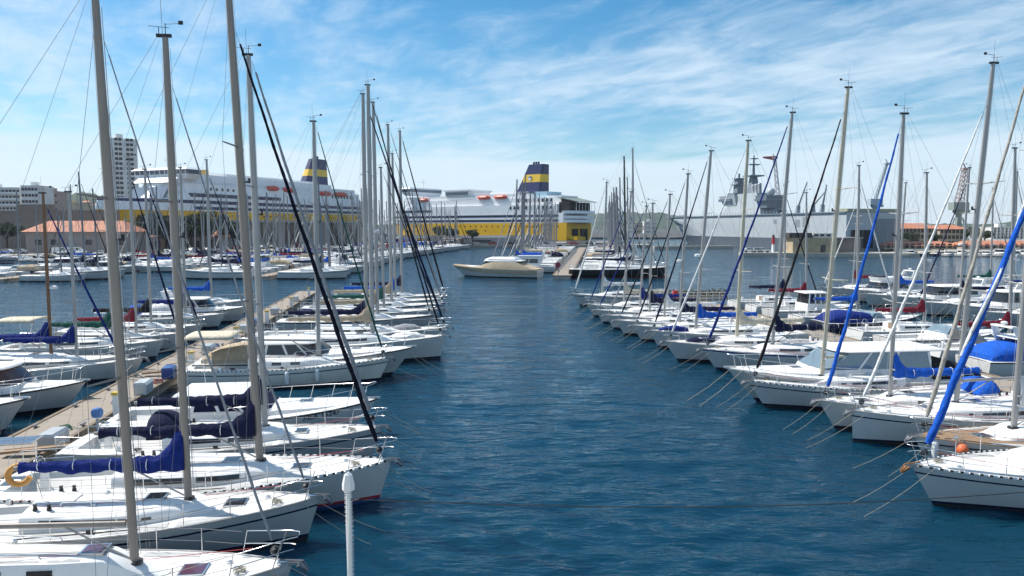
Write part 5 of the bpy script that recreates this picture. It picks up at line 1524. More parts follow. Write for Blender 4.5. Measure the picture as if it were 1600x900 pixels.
# ferry on the right: stern towards the lens
RW = 24.0
fl2, _ = ferry('bright yellow and white ferry with its stern to the central pier', (28, 380), (-.79, .613), 143, RW, 11.3,
    [(2, 143, .0, 11.3, 16.4, 30, 1.0), (6, 128, .05, 16.4, 21.0, 9, 3), (14, 126, 1.4, 21.0, 24.5, 6, 2), (24, 122, 2.2, 24.5, 27.0, 0, 2)],
    [(5, 128, 15.0, 1.25), (5, 124, 12.5, 1.2), (96, 126, 18.4, 1.2)],
    dict(bowlen=32, bridge=(112, 119, 30.3), funnel=(31, 27.5, 43.0, 18, 10, 33.4, 37.6), emblem=True, boats=[(40, 25.6, 9), (52, 25.6, 9), (100, 25.2, 7)],
         windows=[(9 + i * 2.7, 22.3, 1.2, 1.8) for i in range(9)] + [(9 + i * 2.7, 18.6, 1.1, 1.6) for i in range(11)], win_in=.0,
         extra=[(68, 86, -9, 10.6, 27.0, 29.6, fwhite), (68.5, 85.5, -8.6, 10.75, 27.5, 29.0, fgrey), (67, 87, -9.5, 11.2, 29.6, 30.5, fwhite), (16, 24, -7, 7, 24.5, 28.0, mat('pale_blue_house', (0.35, 0.52, 0.62), .5)), (6, 15, -8, 8, 21.0, 25.6, fwhite)],
         rails=[(8, 120, RW / 2 - 1.4, 24.5), (26, 66, RW / 2 - 2.2, 27.0)]))
# stern terraces, canopy, doorway and ramp of that ferry
MB().loft([[(-5, 9.5, 22.0), (7, 10.5, 24.4), (7, -10.5, 24.4), (-5, -9.5, 22.0)], [(-5, 9.5, 22.3), (7, 10.5, 24.8), (7, -10.5, 24.8), (-5, -9.5, 22.3)]]).build('stern_canopy', mat('canopy_green', (0.20, 0.24, 0.20), .6), fl2)
MB().box(-.5, 6, -10, 10, 17.2, 22).build('canopy_shade', dark, fl2)  # solid dark block that paints the shade under the canopy
for z, x in ((16.0, -3.5), (13.4, -2.6), (11.4, -3.2)):
    MB().prism([(3, 11.9), (x, 10.2), (x - .8, 6), (x - .8, -6), (x, -10.2), (3, -11.9)], z, z + 1.5).build('stern_terrace', fwhite, fl2)
for k in range(7):
    MB().tube([(-4.0, -9 + k * 3, 17.2), (-4.0, -9 + k * 3, 22)], .12, 5).build('canopy_post', whitep, fl2)
MB().box(-.4, .3, -8, -1, 1.5, 8.2).build('stern_door', dark, fl2)
MB().box(-.5, .2, 1.5, 7, 1.5, 8.2).build('stern_door', dark, fl2)
MB().hexa([(-6, 11.0, 2.3), (0, 11, 2.9), (0, 3, 2.9), (-6, 3, 2.3)], [(-6, 11.0, 4.0), (0, 11, 4.6), (0, 3, 4.6), (-6, 3, 4.0)]).build('ramp', fyellow, fl2)

# naval ship
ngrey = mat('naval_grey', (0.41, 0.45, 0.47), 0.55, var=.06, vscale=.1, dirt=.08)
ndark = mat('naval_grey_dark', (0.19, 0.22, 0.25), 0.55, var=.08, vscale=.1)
npale = mat('naval_grey_window', (0.22, 0.25, 0.27), 0.5)
def naval():
    st = Vector((119, 263)); bw = Vector((84.5, 424)); h = (bw - st).normalized(); nrm = Vector((-h.y, h.x)); W = 22.0
    c = st - nrm * (W / 2); L = (bw - st).length
    r = empty('naval_ship', (c.x, c.y, 0), math.atan2(h.y, h.x))
    tag(r, 'long light grey naval ship with flat flight deck and island, right of centre', 'naval ship')
    def ol(w, bl, x1):
        pts = [(0, w / 2)] + [(x1 - bl * (1 - f), w / 2 * (1 - f ** 2.2) + .4) for f in (0, .25, .5, .7, .85, .95, 1)]
        return pts + [(x, -y) for x, y in reversed(pts)]
    # dark lower strake, then pale side up to the flight deck
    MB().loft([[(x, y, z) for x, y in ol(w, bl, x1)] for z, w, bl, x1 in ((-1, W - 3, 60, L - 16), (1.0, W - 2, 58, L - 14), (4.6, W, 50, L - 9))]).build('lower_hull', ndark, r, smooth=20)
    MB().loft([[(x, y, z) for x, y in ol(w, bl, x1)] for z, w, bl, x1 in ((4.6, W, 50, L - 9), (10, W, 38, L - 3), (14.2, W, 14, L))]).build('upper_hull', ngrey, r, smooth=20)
    MB().prism(ol(W + 1.2, 14, L + .4), 14.2, 14.6).build('flight_deck', ndark, r)
    rl_ = MB()
    for i in range(60): rl_.box(2 + i * 2.6, 2.15 + i * 2.6, W / 2 + .3, W / 2 + .45, 14.6, 15.7)
    ro = rl_.build('deck_net_posts', ngrey, r); ro['kind'] = 'stuff'
    for (x, w, z, hh) in ((L - 24, 1.5, 12.2, 1.3), (L - 27, 1.5, 12.2, 1.3), (L - 30, 1.5, 12.2, 1.3), (L - 57, 1.5, 12.2, 1.3), (L - 60, 1.5, 12.2, 1.3)):
        MB().box(x, x + w, W / 2 - .2, W / 2 + .12, z, z + hh).build('side_opening', dark, r)
    for i in range(6):
        MB().box(63 - i * 2.2, 64.2 - i * 2.2, W / 2 - .2, W / 2 + .12, 7.6, 9.0).build('side_window', npale, r)
    for (x, w, z0, z1) in ((80, 5, 9.5, 12.6), (83, 2.4, 5.8, 9.2), (44, 2.5, 9.5, 12.2), (22, 4, 9, 13), (28, 3, 9, 12)):
        MB().box(x, x + w, W / 2 - .2, W / 2 + .14, z0, z1).build('side_door', npale, r)
    M = Matrix.Translation((L - 26, W / 2 + .16, 8.6)) @ Matrix.Rotation(math.pi, 4, 'Z') @ Matrix.Rotation(math.pi / 2, 4, 'X')
    text('951', 3.2, mat('pennant_grey', (.30, .33, .35), .6), r, M, 'pennant_number', .02)
    # island
    yi = 2.0
    isl = MB()
    isl.loft([[(66, yi + 3.5, 14.6), (104, yi + 3.5, 14.6), (104, yi - 5, 14.6), (66, yi - 5, 14.6)], [(68, yi + 3.2, 19.5), (96, yi + 3.2, 19.5), (96, yi - 5, 19.5), (68, yi - 5, 19.5)]])
    isl.loft([[(69, yi + 3.2, 19.5), (92, yi + 3.2, 19.5), (92, yi - 5, 19.5), (69, yi - 5, 19.5)], [(71, yi + 2.9, 24.5), (90, yi + 2.9, 24.5), (90, yi - 5, 24.5), (71, yi - 5, 24.5)]])
    io = isl.build('island', ngrey, r)
    MB().loft([[(88, yi + 3.4, 19.2), (100, yi + 3.4, 19.2), (100, yi - 5, 19.2), (88, yi - 5, 19.2)], [(88, yi + 4.6, 24.0), (103, yi + 4.6, 24.0), (103, yi - 5.5, 24.0), (88, yi - 5.5, 24.0)]]).build('bridge', ngrey, io)
    MB().box(91, 103.1, yi - 5.6, yi + 4.75, 21.4, 22.6).build('bridge_window', fgrey, io)
    MB().box(88.5, 96, yi - 5, yi + 4.2, 24.0, 25.2).build('bridge_roof', ndark, io)
    MB().loft([[(62, yi + 3, 17.5), (69, yi + 3, 17.5), (69, yi - 4, 17.5), (62, yi - 4, 17.5)], [(60, yi + 4.5, 23.0), (69.5, yi + 4.5, 23.0), (69.5, yi - 5, 23.0), (60, yi - 5, 23.0)]]).build('aft_control_room', ndark, io)
    MB().box(60.0, 69.6, yi - 5.2, yi + 4.7, 20.6, 21.6).build('aft_window', fgrey, io)
    MB().ball((64, yi, 24.6), 1.8, seg=12, rings=8).build('radar_dome', ngrey, io, smooth=60)
    t1 = MB().loft([[(79 + s * 2.0 * k, yi + q * 2.0 * k, z) for s, q in ((1, 1), (1, -1), (-1, -1), (-1, 1))] for z, k in ((24.5, 1.1), (31, .7), (33, .5))])
    t1.box(75.5, 82.5, yi - 3.5, yi + 3.5, 32.2, 32.8).tube([(79, yi, 33), (79, yi, 42)], [.7, .25], 6).box(77.4, 80.6, yi - 2.5, yi + 2.5, 37.5, 37.9).box(78, 80, yi - 1.6, yi + 1.6, 40.2, 40.6)
    t1.build('main_mast', ndark, io)
    t2 = MB().loft([[(92 + s * 2.0 * k, yi + q * 2.0 * k, z) for s, q in ((1, 1), (1, -1), (-1, -1), (-1, 1))] for z, k in ((24.5, 1.0), (32, .75))])
    t2.box(89.5, 95, yi - 3, yi + 3, 29, 29.5).box(89.8, 94.5, yi - 2.4, yi + 2.4, 31.8, 32.3).tube([(92, yi, 32), (92, yi, 34.5)], .5, 6)
    t2.build('fore_mast', ndark, io)
    for i in range(6):
        MB().tube([(70 + i * 1.3, yi + 1.5, 24.5), (68.5 + i * 1.3, yi + 2.6, 28.6 - i * .1)], [.5, .5], 6).build('exhaust_pipe', whitep if i % 2 else ndark, io)
    # stern deckhouse, cranes on deck
    MB().box(.2, 7, -W / 2 + 1, W / 2 - .4, 14.6, 15.6).build('stern_platform', mat('naval_olive', (.33, .33, .22), .6), r)
    MB().box(-.35, 0.1, -9, -1, 1.5, 12).build('stern_door', ndark, r)  # stern doors drawn oversize and dark to carry the shade of the stern face
    MB().box(-.35, 0.1, 0, 9, 1.5, 8).build('stern_door', dark, r)  # second dark door, enlarged for the same painted stern shade
    for (x, y, z, l, a) in ((40, 4, 14.6, 11, 60), (33, 2, 14.6, 9, 35), (24, 4, 14.6, 8, 75)):
        e = (x - l * math.cos(math.radians(a)), y, z + 3 + l * math.sin(math.radians(a)))
        MB().tube([(x, y, z), (x, y, z + 3.2)], .8, 6).tube([(x, y, z + 3), e], [.4, .2], 5).tube([e, (e[0], y, z + 4)], .06, 3).build('deck_crane', ndark, r)
    return r
naval()
# ------------------------------------------------------------------ cranes
rust = mat('crane_rust', (0.40, 0.30, 0.28), .7, var=.2); cgrey = mat('crane_grey', (0.26, 0.30, 0.27), .7, var=.2); cblue = mat('crane_blue', (0.36, 0.43, 0.48), .6)
cred = mat('crane_red', (0.38, 0.07, 0.07), .6)
def lattice(mb, a, b, w, n, r):
    a, b = Vector(a), Vector(b); d = (b - a).normalized(); e1 = d.cross(Vector((0, 1, 0))).normalized(); e2 = d.cross(e1)
    cs = [(1, 1), (1, -1), (-1, -1), (-1, 1)]
    def pt(i, f):
        k = 1 - .35 * f; return a + (b - a) * f + e1 * cs[i][0] * w * k / 2 + e2 * cs[i][1] * w * k / 2
    for i in range(4): mb.tube([pt(i, 0), pt(i, 1)], r, 4)
    for j in range(n):
        for i in range(4):
            mb.tube([pt(i, j / n), pt((i + 1) % 4, (j + 1) / n)], r * .6, 3)
            mb.tube([pt(i, j / n), pt((i + 1) % 4, j / n)], r * .6, 3)
def crane(px, D, ztop, zc, lean, m, mcab, label, w=2.6):
    x = PD(px, 355, D).x
    r = empty('harbour_crane', (x, D, 1.2)); tag(r, label, 'crane')
    leg = MB()
    for sx in (-2.2, 2.2):
        for sy in (-2.2, 2.2): leg.tube([(sx * 1.5, sy * 1.5, 0), (sx * .5, sy * .5, zc - 3)], [.45, .3], 5)
    leg.tube([(0, 0, zc * .35), (0, 0, zc)], [1.5, 1.2], 8)
    leg.build('tower', mcab, r)
    MB().tube([(0, 0, zc - 1.6), (0, 0, zc - .6), (0, 0, zc), (0, 0, zc + .4)], [1.4, 2.4, 2.6, 2.2], 10).build('slewing_ring', mcab, r)
    MB().box(-3.6, 3.2, -2.2, 2.2, zc + .4, zc + 3.8).box(2.2, 4.2, -1.4, 1.4, zc - .8, zc + .5).build('machinery_house', mcab, r)
    jb = MB(); lattice(jb, (0, 0, zc + 3.6), (lean, 0, ztop), w, 8, .2)
    jb.tube([(lean, 0, ztop), (lean - 1, 0, ztop + 2)], .3, 4).tube([(-2.6, 0, zc + 3.8), (lean * .9, 0, ztop)], .1, 3)
    jb.box(lean - 1.6, lean + 1.6, -1.2, 1.2, ztop - 1, ztop)
    jb.build('jib', m, r)
    return r
crane(1497, 330, 34, 15, 2.0, rust, cgrey, 'rust and grey harbour crane with upright lattice jib, over the orange roofs')
crane(1366, 420, 44, 20, 6.0, cblue, cblue, 'pale blue lattice crane behind the stern of the naval ship', 1.2)
crane(1216, 450, 50, 18, -3.5, mat('crane_white', (.55, .50, .50), .6), cgrey, 'red tipped slender crane behind the island of the naval ship', 2.0)
tip = PD(1206, 235, 450)
o = MB().hexa([(-7, -.6, 0), (1, -.6, -1.5), (1, .6, -1.5), (-7, .6, 0)], [(-7, -.6, .8), (1, -.6, 1.2), (1, .6, 1.2), (-7, .6, .8)]).build('jib_head', cred, bpy.data.objects['harbour_crane.002'])
o.location = (-3.5, 0, 49.5)

# ------------------------------------------------------------------ buildings
def wallm(n, c): return mat('wall_' + n, c, .85, var=.12, vscale=.15, dirt=.15)
tile = mat('roof_tiles', (0.50, 0.20, 0.115), .8, var=.28, vscale=.35, bump=.6, bscale=3, stretch=(3, 1, 1))
shutter = mat('shutter_dark', (0.06, 0.05, 0.045), .6)
def block(name, label, px0, px1, ptop, D, depth, wall, floors, cols, rz=0.0, roof=None, cat='building', win=(1.1, 1.5), z0=1.2, band=None, side_cols=0, winm=None, balcony=False, rh=2.2, side_wall=None):
    """front face towards the lens between two columns of the photo at distance D"""
    a, b = PD(px0, 355, D), PD(px1, 355, D); w = b.x - a.x; h = z_at(D, ptop) - z0
    r = empty(name, ((a.x + b.x) / 2, D, z0), rz); tag(r, label, cat)
    MB().box(-w / 2, w / 2, 0, depth, 0, h).build('wall', wall, r)
    me = MB().box(-win[0] / 2, win[0] / 2, -.08, .05, 0, win[1]).mesh('window', winm or shutter)
    fh = h / floors
    for f in range(floors):
        for c_ in range(cols):
            x = -w / 2 + w * (c_ + .5) / cols
            o = link('window', me, r); o.location = (x, 0, f * fh + fh * .3)
    for f in range(floors):
        for c_ in range(side_cols):
            for sx in (-1,) if px0 > 800 else (1,):
                o = link('window', me, r); o.location = (sx * w / 2, depth * (c_ + .5) / side_cols, f * fh + fh * .3); o.rotation_euler.z = math.pi / 2
    if balcony:
        mb_ = MB().box(-w / 2, w / 2, -1.1, -.02, 0, .18).box(-w / 2, w / 2, -1.14, -1.04, .18, 1.1).mesh('balcony', whitep)
        for f in range(1, floors):
            o = link('balcony', mb_, r); o.location.z = f * fh
    if roof:
        e = .6
        MB().add([(-w / 2 - e, -e, h), (w / 2 + e, -e, h), (w / 2 + e, depth + e, h), (-w / 2 - e, depth + e, h), (-w / 2 + min(3, w * .2), depth / 2, h + rh), (w / 2 - min(3, w * .2), depth / 2, h + rh)],
                 [(0, 1, 5, 4), (1, 2, 5), (2, 3, 4, 5), (3, 0, 4), (3, 2, 1, 0)]).build('roof', roof, r)
    else:
        MB().box(-w / 2 - .2, w / 2 + .2, -.2, depth + .2, h, h + .5).build('parapet', wall, r)
        MB().box(-w * .2, w * .05, depth * .3, depth * .6, h + .5, h + 2.6).build('lift_housing', wall, r)
    return r, w, h
concw = wallm('pale', (.74, .73, .71)); grw = wallm('grey', (.33, .34, .36)); creamw = wallm('cream', (.52, .42, .29)); pinkw = wallm('pink', (.42, .33, .29)); brw = wallm('brown', (.24, .19, .16)); whw = wallm('white', (.70, .68, .64))
# tower block: two faces seen, corner towards the lens
tw = empty('apartment_tower', (*PD(178, 355, 455).xy, 1.3), math.radians(40))
tag(tw, 'tall pale apartment tower standing behind the bow of the left ferry', 'building')
HT = z_at(455, 215) - 1.3
MB().box(0, 15, 0, 12, 0, HT).build('wall', concw, tw)
MB().box(4, 8, 4, 8, HT, HT + 3).build('lift_housing', concw, tw)
me = MB().box(-.9, .9, -.1, .05, 0, 1.7).mesh('window', shutter); me2 = MB().box(-.1, .05, -.8, .8, 0, 1.7).mesh('window', shutter)
me3 = MB().box(-1.2, -.02, .3, 11.7, 0, .25).box(-1.25, -1.12, .3, 11.7, .25, 1.3).mesh('balcony', whitep)
for f in range(21):
    for x in (3.2, 5.4, 9.6, 11.8):
        o = link('window', me, tw); o.location = (x, 0, 1.5 + f * HT / 21)
    o = link('balcony', me3, tw); o.location = (0, 0, .6 + f * HT / 21)
    for y in (2, 6, 10):
        o = link('window', me2, tw); o.location = (0, y, 1.2 + f * HT / 21)
block('apartment_block', 'long pale apartment block with rows of dark windows at the left edge', -60, 34, 294, 420, 14, concw, 9, 16, win=(1.6, 1.5), balcony=True)
block('apartment_block', 'narrow pale apartment block with taller stair head, right of the long block', 36, 62, 291, 410, 14, concw, 9, 5, win=(1.5, 1.5))
block('apartment_block', 'brownish flat roofed block behind the rampart, left of the hill', 63, 92, 300, 440, 14, pinkw, 7, 6)
block('apartment_block', 'low ochre block at the foot of the hill', 94, 128, 318, 520, 14, creamw, 3, 6)
for i, (a, b, t, D) in enumerate(((40, 54, 316, 900), (86, 100, 309, 1050), (108, 118, 312, 1080), (128, 140, 310, 1100), (140, 152, 315, 980), (210, 222, 318, 1000))):
    block('hillside_house', 'small pale house on the wooded hill beside the tower', a, b, t + 6, D, 12, (whw, creamw)[i % 2], 2, 3, roof=tile, rh=2.5, z0=z_at(D, t + 14))[0]['group'] = 'houses on the wooded hill'
# brown rampart and the hall with orange roof
block('rampart', 'long dark brown stone rampart behind the orange roofed hall', -40, 176, 331, 252, 5, brw, 1, 1, cat='wall', win=(.1, .1))
hall = empty('hall', (*PD(108, 355, 226).xy, 1.2), math.radians(-3)); tag(hall, 'long low hall with orange tiled hip roof on the left quay', 'building')
MB().box(-14, 18, 0, 11, 0, 6.4).build('wall', pinkw, hall)
rf = MB()
rf.add([(-15, -1, 6.4), (19, -1, 6.4), (19, 12, 6.4), (-15, 12, 6.4), (-10, 5.5, 9.8), (14, 5.5, 9.8)], [(0, 1, 5, 4), (1, 2, 5), (2, 3, 4, 5), (3, 0, 4), (3, 2, 1, 0)])
rf.build('roof', tile, hall)
for x, w, hh, m in ((-11, 2, 1.6, shutter), (-6, 2, 1.6, shutter), (-1, 2.8, 3.2, mat('door_grey', (.30, .32, .35), .6)), (5, 2, 1.6, shutter), (12, 3.4, 4.0, mat('door_blue', (.04, .07, .20), .6)), (15.6, 1.8, 1.5, shutter)):
    MB().box(x, x + w, -.08, .05, .1 if hh > 3 else 2.4, (.1 if hh > 3 else 2.4) + hh).build('door' if hh > 3 else 'window', m, hall)
h2 = empty('hall', (*PD(262, 355, 250).xy, 1.2)); tag(h2, 'small pink hall with tiled roof half hidden by pines, right of the long hall', 'building')
MB().box(-16, 18, 0, 8, 0, 4.6).build('wall', pinkw, h2)
MB().add([(-17, -1, 4.6), (19, -1, 4.6), (19, 9, 4.6), (-17, 9, 4.6), (-13, 4, 6.6), (15, 4, 6.6)], [(0, 1, 5, 4), (1, 2, 5), (2, 3, 4, 5), (3, 0, 4), (3, 2, 1, 0)]).build('roof', tile, h2)
for k in range(7): MB().box(-14 + k * 4.6, -12 + k * 4.6, -.08, .05, 1, 3.2).build('door', shutter, h2)
h3 = empty('terminal', (*PD(180, 355, 246).xy, 1.2)); tag(h3, 'small white flat roofed pavilion between the two halls', 'building')
MB().box(-5, 5, 0, 6, 0, 5.5).build('wall', whw, h3); MB().box(-5.3, 5.3, -.3, 6.3, 5.5, 6).build('parapet', whw, h3)
for k in range(3): MB().box(-4 + k * 3, -2 + k * 3, -.08, .05, 1.4, 3.6).build('window', shutter, h3)
# stone gallery under the left ferry: pillars, dark openings, pale coping
gal = empty('quay_gallery', (-113, 248, 1.2), math.atan2(70, 47)); tag(gal, 'long grey stone gallery with dark openings under the left ferry', 'building')
MB().box(0, 85, .6, 4, 0, 9.6).build('back_wall', brw, gal)
MB().box(-.5, 85.5, -.6, 4.2, 9.6, 10.4).build('coping', concrete, gal)
for k in range(30): MB().box(k * 2.9, k * 2.9 + .9, -.4, .6, 0, 9.6).build('pillar', wallm('stone', (.30, .26, .21)), gal)
MB().hexa([(10, -1.2, 0), (30, -1.2, 0), (30, -.5, 0), (10, -.5, 0)], [(10.2, -1.2, .4), (30, -1.2, 7), (30, -.5, 7), (10.2, -.5, .4)]).build('stair_ramp', concrete, gal)
# wall along the back quay and small kiosks
for (px, D, w, hh, m, lb) in ((655, 326, 6, 3.2, mat('container_yellow', (.65, .35, .05), .6), 'yellow kiosk on the quay before the right ferry'), (600, 322, 5, 5.0, grw, 'grey box shed between the two ferries'),
                              (705, 327, 8, 2.6, wallm('rose', (.45, .25, .20)), 'low pink kiosk under the dark round trees'), (760, 328, 20, 3.2, grw, 'long grey quay shed under the yellow hull')):
    k = empty('kiosk', (PD(px, 355, D).x, D, 1.2)); tag(k, lb, 'kiosk')
    MB().box(-w / 2, w / 2, 0, 4, 0, hh).build('wall', m, k); MB().box(-w / 2 - .4, w / 2 + .4, -.4, 4.4, hh, hh + .25).build('roof', whitep, k)
    MB().box(-w * .3, w * .1, -.06, .04, .9, 2.2).build('window', glass, k)
o = empty('quay_wall', (0, 331, 1.2)); tag(o, 'low grey concrete wall along the quay before the right ferry', 'wall')
MB().box(-58, 14, 0, .6, 0, 4.2).build('wall', concrete, o)
MB().box(14.1, 46, 0, .6, 0, 1.8).build('low_wall', concrete, o)
tk = empty('kiosk', (*G(57, 392, 1.2), 1.2)); tag(tk, 'teal and white kiosk on the parking quay at the left', 'kiosk')
MB().box(-2.8, 2.8, 0, 3, 0, 2.8).build('wall', mat('teal', (.10, .30, .30), .6, var=.2), tk); MB().box(-3, 3, -.2, 3.2, 2.8, 3.1).build('roof', whitep, tk)
MB().box(-1.0, .6, -.06, .04, .2, 2.3).build('door', whitep, tk)
# right shore
block('barracks', 'cream three storey barracks with orange roof right of the naval ship', 1386, 1468, 357, 300, 14, creamw, 3, 14, roof=tile, rh=2.2, win=(1.1, 1.6))
block('barracks', 'cream block with grey corner, right half of the barracks', 1469, 1512, 358, 297, 13, wallm('sand', (.45, .38, .29)), 3, 7, roof=tile, rh=1.8)
block('warehouse', 'low warehouse with long orange roof along the far right quay', 1384, 1500, 384, 262, 9, creamw, 1, 12, roof=tile, rh=1.5, win=(1.4, 1.6))
block('warehouse', 'second orange roofed warehouse further along the far right quay', 1505, 1660, 383, 258, 9, pinkw, 1, 14, roof=tile, rh=1.5, win=(1.4, 1.6))
block('apartment_block', 'pale distant apartment block above the warehouse at the right edge', 1552, 1600, 356, 480, 14, whw, 4, 8)
block('apartment_block', 'pale blue grey block on the distant hillside at the right', 1516, 1548, 362, 520, 14, wallm('bluegrey', (.42, .46, .50)), 3, 6)
block('apartment_block', 'white villas below the distant hills, left of the naval bow', 978, 992, 345, 900, 12, whw, 3, 5)
block('apartment_block', 'cream building below the distant hills, beside the naval bow', 992, 1004, 349, 900, 12, creamw, 2, 4)
block('apartment_block', 'wide pale building on the far shore left of the naval bow', 1006, 1026, 346, 920, 12, whw, 3, 6)
# stone fort on the jetty, lighthouse, cars
fort = empty('fort', (*PD(1278, 355, 227).xy, 1.15)); tag(fort, 'tan stone block house with dark roofline on the jetty', 'building')
stone = mat('fort_stone', (.42, .34, .22), .9, var=.25, vscale=.6, bump=.5, bscale=2)
MB().box(-7.5, 6, 0, 8, 0, 4.6).build('wall', stone, fort)
MB().box(6, 14, 1.0, 8, 0, 4.4).build('wing_wall', brw, fort); MB().box(5.8, 14.4, .6, 8.4, 4.4, 4.7).build('wing_roof', concrete, fort)
MB().box(-8.5, -1.5, .5, 6, 4.6, 6.1).build('roof_shelter', shutter, fort)
MB().box(-1, 5, 1, 5, 4.6, 6.0).build('roof_cabin', whw, fort)
for x in (-.6, 1.2, 3.2): MB().box(x, x + 1.2, .94, 1.04, 5.0, 5.7).build('window', shutter, fort)
MB().box(1.0, 2.6, -.05, .05, .1, 2.4).build('door', shutter, fort)
bc = empty('jetty_beacon', (*PD(1209, 355, 229).xy, 1.15)); tag(bc, 'red and white beacon tower on the jetty before the naval ship', 'beacon')
MB().tube([(0, 0, 0), (0, 0, .3), (0, 0, 2.6)], [.75, .5, .42], 12).build('base', whitep, bc, smooth=40)
MB().tube([(0, 0, 2.6), (0, 0, 4.9)], [.46, .42], 12).build('tower', mat('beacon_red', (.50, .03, .05), .5), bc, smooth=40)
MB().tube([(0, 0, 4.9), (0, 0, 5.0), (0, 0, 5.0), (0, 0, 5.6)], [.6, .6, .3, .25], 12).build('lantern', black, bc)

# ------------------------------------------------------------------ cars and vans
def car_mesh(paint, van=False):
    L, W, Hh = (4.9, 1.9, 2.0) if van else (4.2, 1.72, 1.45)
    r = empty('van' if van else 'car')
    prof = [(-L / 2, .35), (-L / 2, 1.0 if not van else 1.95), (-L / 2 + .3, 1.05 if not van else 2.0), (L * .12 if van else -L * .33, Hh if not van else 2.0), (L * .16, Hh - .05), (L * .30, .98 if not van else 1.15), (L / 2 - .1, .82), (L / 2, .6), (L / 2, .35)]
    if not van: prof = [(-L / 2, .35), (-L / 2, .85), (-L * .46, .98), (-L * .30, Hh - .03), (0, Hh), (L * .12, Hh - .06), (L * .27, .96), (L / 2 - .08, .82), (L / 2, .6), (L / 2, .35)]
    MB().side_prism(prof, -W / 2, W / 2).build('body', paint, r)
    gl = [(-L * .28, .98), (-L * .25, Hh - .12), (L * .1, Hh - .14), (L * .22, .98)] if not van else [(L * .02, 1.2), (L * .02, 1.8), (L * .15, 1.8), (L * .27, 1.2)]
    for sd in (1, -1): MB().side_prism(gl, sd * (W / 2 - .02), sd * (W / 2 + .012)).build('side_window', glass, r)
    for x in (-L * .31, L * .31):
        for sd in (1, -1):
            MB().tube([(x, sd * (W / 2 - .2), .32), (x, sd * (W / 2 + .02), .32)], .32, 12).build('wheel', rubber, r)
    return r
paints = [mat('paint_' + n, c, .25, coat=.5) for n, c in (('white', (.75, .75, .75)), ('silver', (.42, .43, .45)), ('black', (.02, .02, .025)), ('blue', (.03, .06, .2)), ('red', (.3, .02, .02)))]
cars = [car_mesh(p) for p in paints]; vans = [car_mesh(paints[0], True)]
usedc = set()
def put_car(src, x, y, z, rz, label, grp=None):
    if src.name in usedc: c = copy_tree(src)
    else: usedc.add(src.name); c = src
    c.location = (x, y, z); c.rotation_euler.z = rz
    tag(c, label, 'van' if src.name.startswith('van') else 'car', grp)
for px, y, lb in ((97, 214, 'white van parked on the quay before the orange roofed hall, nearer the teal kiosk'), (120, 214, 'white van parked on the quay before the orange roofed hall, the further right one')):
    put_car(vans[0], PD(px, 390, y).x, y, 1.21, .15, lb)
put_car(cars[0], PD(12, 390, 216).x, 216, 1.21, .2, 'white car on the parking quay at the left edge')
put_car(cars[1], PD(32, 390, 217).x, 217, 1.21, .1, 'silver grey car beside the teal kiosk')
for i in range(14):
    y = 222 + i * 7.0
    put_car(cars[i % 5], -101 + (y - 222) * .28, y, 1.21, math.radians(74) + rnd.uniform(-.1, .1), 'car parked in the line below the stone gallery', 'cars parked below the stone gallery')
for i, px in enumerate((1173, 1184, 1193)):
    put_car(cars[0] if i != 1 else cars[1], PD(px, 390, 229).x, 229.5, 1.16, rnd.uniform(-.2, .2), 'pale car parked on the jetty left of the beacon', 'cars on the jetty')
for i in range(12):
    p = Vector((-30 + i * 7.2, 329)); put_car(cars[(i * 3) % 5], p.x, 328, 1.21, rnd.uniform(-.1, .1), 'car parked along the quay wall before the right ferry', 'cars along the quay wall')

# ------------------------------------------------------------------ trees
leafA = mat('pine_leaves', (0.030, 0.050, 0.022), .8, var=.4, vscale=2); leafB = mat('pine_leaves_light', (0.055, 0.075, 0.028), .8, var=.4, vscale=2); bark = mat('bark', (.10, .075, .055), .9, var=.3)
def tree_proto(seed, R, hgt, flat):
    rg = random.Random(seed); r = empty('pine_tree')
    tk = MB().tube([(0, 0, -.2), (.1, .05, hgt * .35), (-.1, 0, hgt * .62)], [.35, .26, .16], 7)
    for k in range(7):
        a = k * .9 + rg.random(); q = (math.cos(a) * R * .6, math.sin(a) * R * .6, hgt * (.6 + .2 * rg.random()))
        tk.tube([(0, 0, hgt * (.35 + .03 * k)), (q[0] * .5, q[1] * .5, q[2] * .85), q], [.14, .09, .04], 5)
    tk.build('trunk', bark, r, smooth=60)
    cl = []
    for k in range(26):
        a = rg.uniform(0, 6.28); d = R * math.sqrt(rg.random()) * .85
        cl.append((math.cos(a) * d, math.sin(a) * d, hgt * .68 + rg.uniform(-.5, 1) * R * flat * (1 - (d / R) ** 2 * .6), R * rg.uniform(.22, .38)))
    def fn(g):
        c = g.choice(cl); v = Vector((g.gauss(0, 1), g.gauss(0, 1), g.gauss(0, 1))).normalized() * c[3] * g.random() ** .4
        return (c[0] + v.x, c[1] + v.y, c[2] + v.z * .75)
    leafy(3200, fn, .26, seed, [leafA, leafA, leafB], 'crown', r)
    return r
tps = [tree_proto(1, 4.2, 9.0, .45), tree_proto(2, 5.0, 10.0, .5), tree_proto(3, 3.4, 7.5, .5)]
TR = [(10, 240, 1, .95, 'round dark pine at the left edge beside the orange roofed hall'), (-14, 236, 0, 1.0, 'second dark pine at the left edge')]
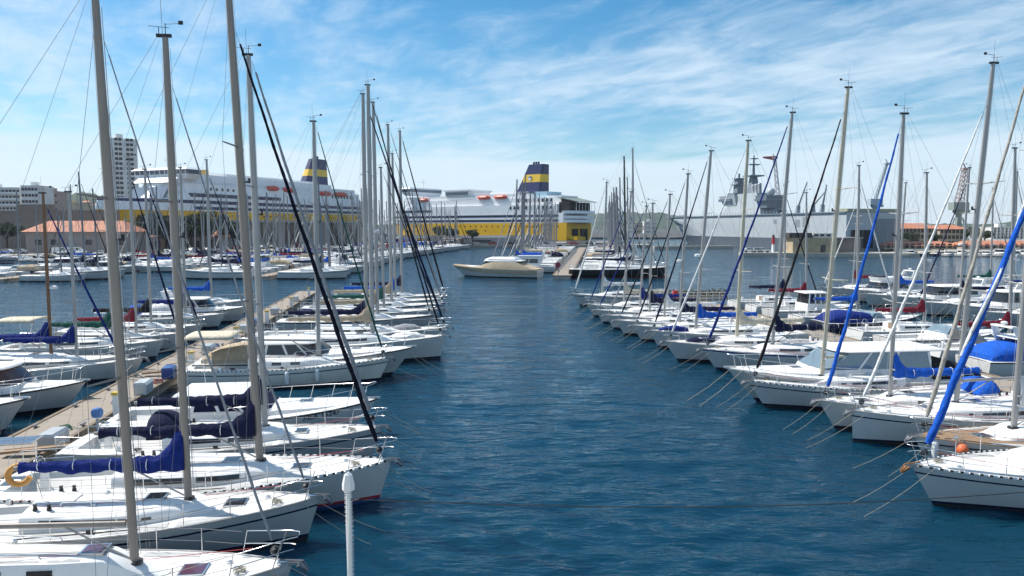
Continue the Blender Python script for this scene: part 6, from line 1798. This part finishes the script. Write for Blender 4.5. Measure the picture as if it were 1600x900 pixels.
for i, px in enumerate((232, 246, 258, 270, 284, 298, 312, 330)):
    TR.append((px, 243 + 3 * (i % 3), i % 3, 1.18 + .14 * (i % 2), 'dark umbrella pine in the clump right of the orange hall'))
for i, (px, s) in enumerate(((690, .85), (704, 1.0), (738, .8), (352, 1.0), (372, .9))):
    TR.append((px, 322 if px > 600 else 256, (i + 1) % 3, s, ('dark round tree before the yellow hull of the right ferry' if px > 600 else 'dark pine under the middle of the left ferry')))
for i, (px, D, s) in enumerate(((1402, 285, .55), (1424, 285, .6), (1430, 282, .5), (1462, 284, .6), (1520, 290, .8), (1540, 300, .9))):
    TR.append((px, D, i % 3, s, 'small tree before the cream barracks on the far right shore'))
seen = set()
for (px, D, k, s, lb) in TR:
    src = tps[k]
    if k in seen: t_ = copy_tree(src)
    else: seen.add(k); t_ = src
    t_.location = (PD(px, 355, D).x, D, 1.2); t_.scale = (s, s, s); t_.rotation_euler.z = rnd.uniform(0, 6)
    tag(t_, lb, 'tree', None if 'left edge' in lb else lb.replace('dark ', '').split(' before')[0] + 's in the distance')

# lettering becomes plain mesh
bpy.context.view_layer.update()
dg = bpy.context.evaluated_depsgraph_get()
for o in TEXTS:
    me = bpy.data.meshes.new_from_object(o.evaluated_get(dg))
    n, par, M = o.name, o.parent, o.matrix_local.copy()
    bpy.data.objects.remove(o)
    k = link(n, me, par); k.matrix_local = M
    k['kind'] = 'stuff'

# ------------------------------------------------------------------ sea haze
hz = MB().box(-4600, 4600, -4600, 4600, -4.2, 150).build('haze', [])
hz['kind'] = 'stuff'; hz['label'] = 'thin pale sea haze over the harbour and hills'
hm = bpy.data.materials.new('sea_haze'); hm.use_nodes = True
hm.node_tree.nodes.clear()
pv = hm.node_tree.nodes.new('ShaderNodeVolumePrincipled'); mo = hm.node_tree.nodes.new('ShaderNodeOutputMaterial')
pv.inputs['Color'].default_value = (0.80, 0.88, 1.0, 1); pv.inputs['Density'].default_value = 0.00007; pv.inputs['Anisotropy'].default_value = 0.2
hm.node_tree.links.new(pv.outputs[0], mo.inputs['Volume'])
hz.data.materials.append(hm)
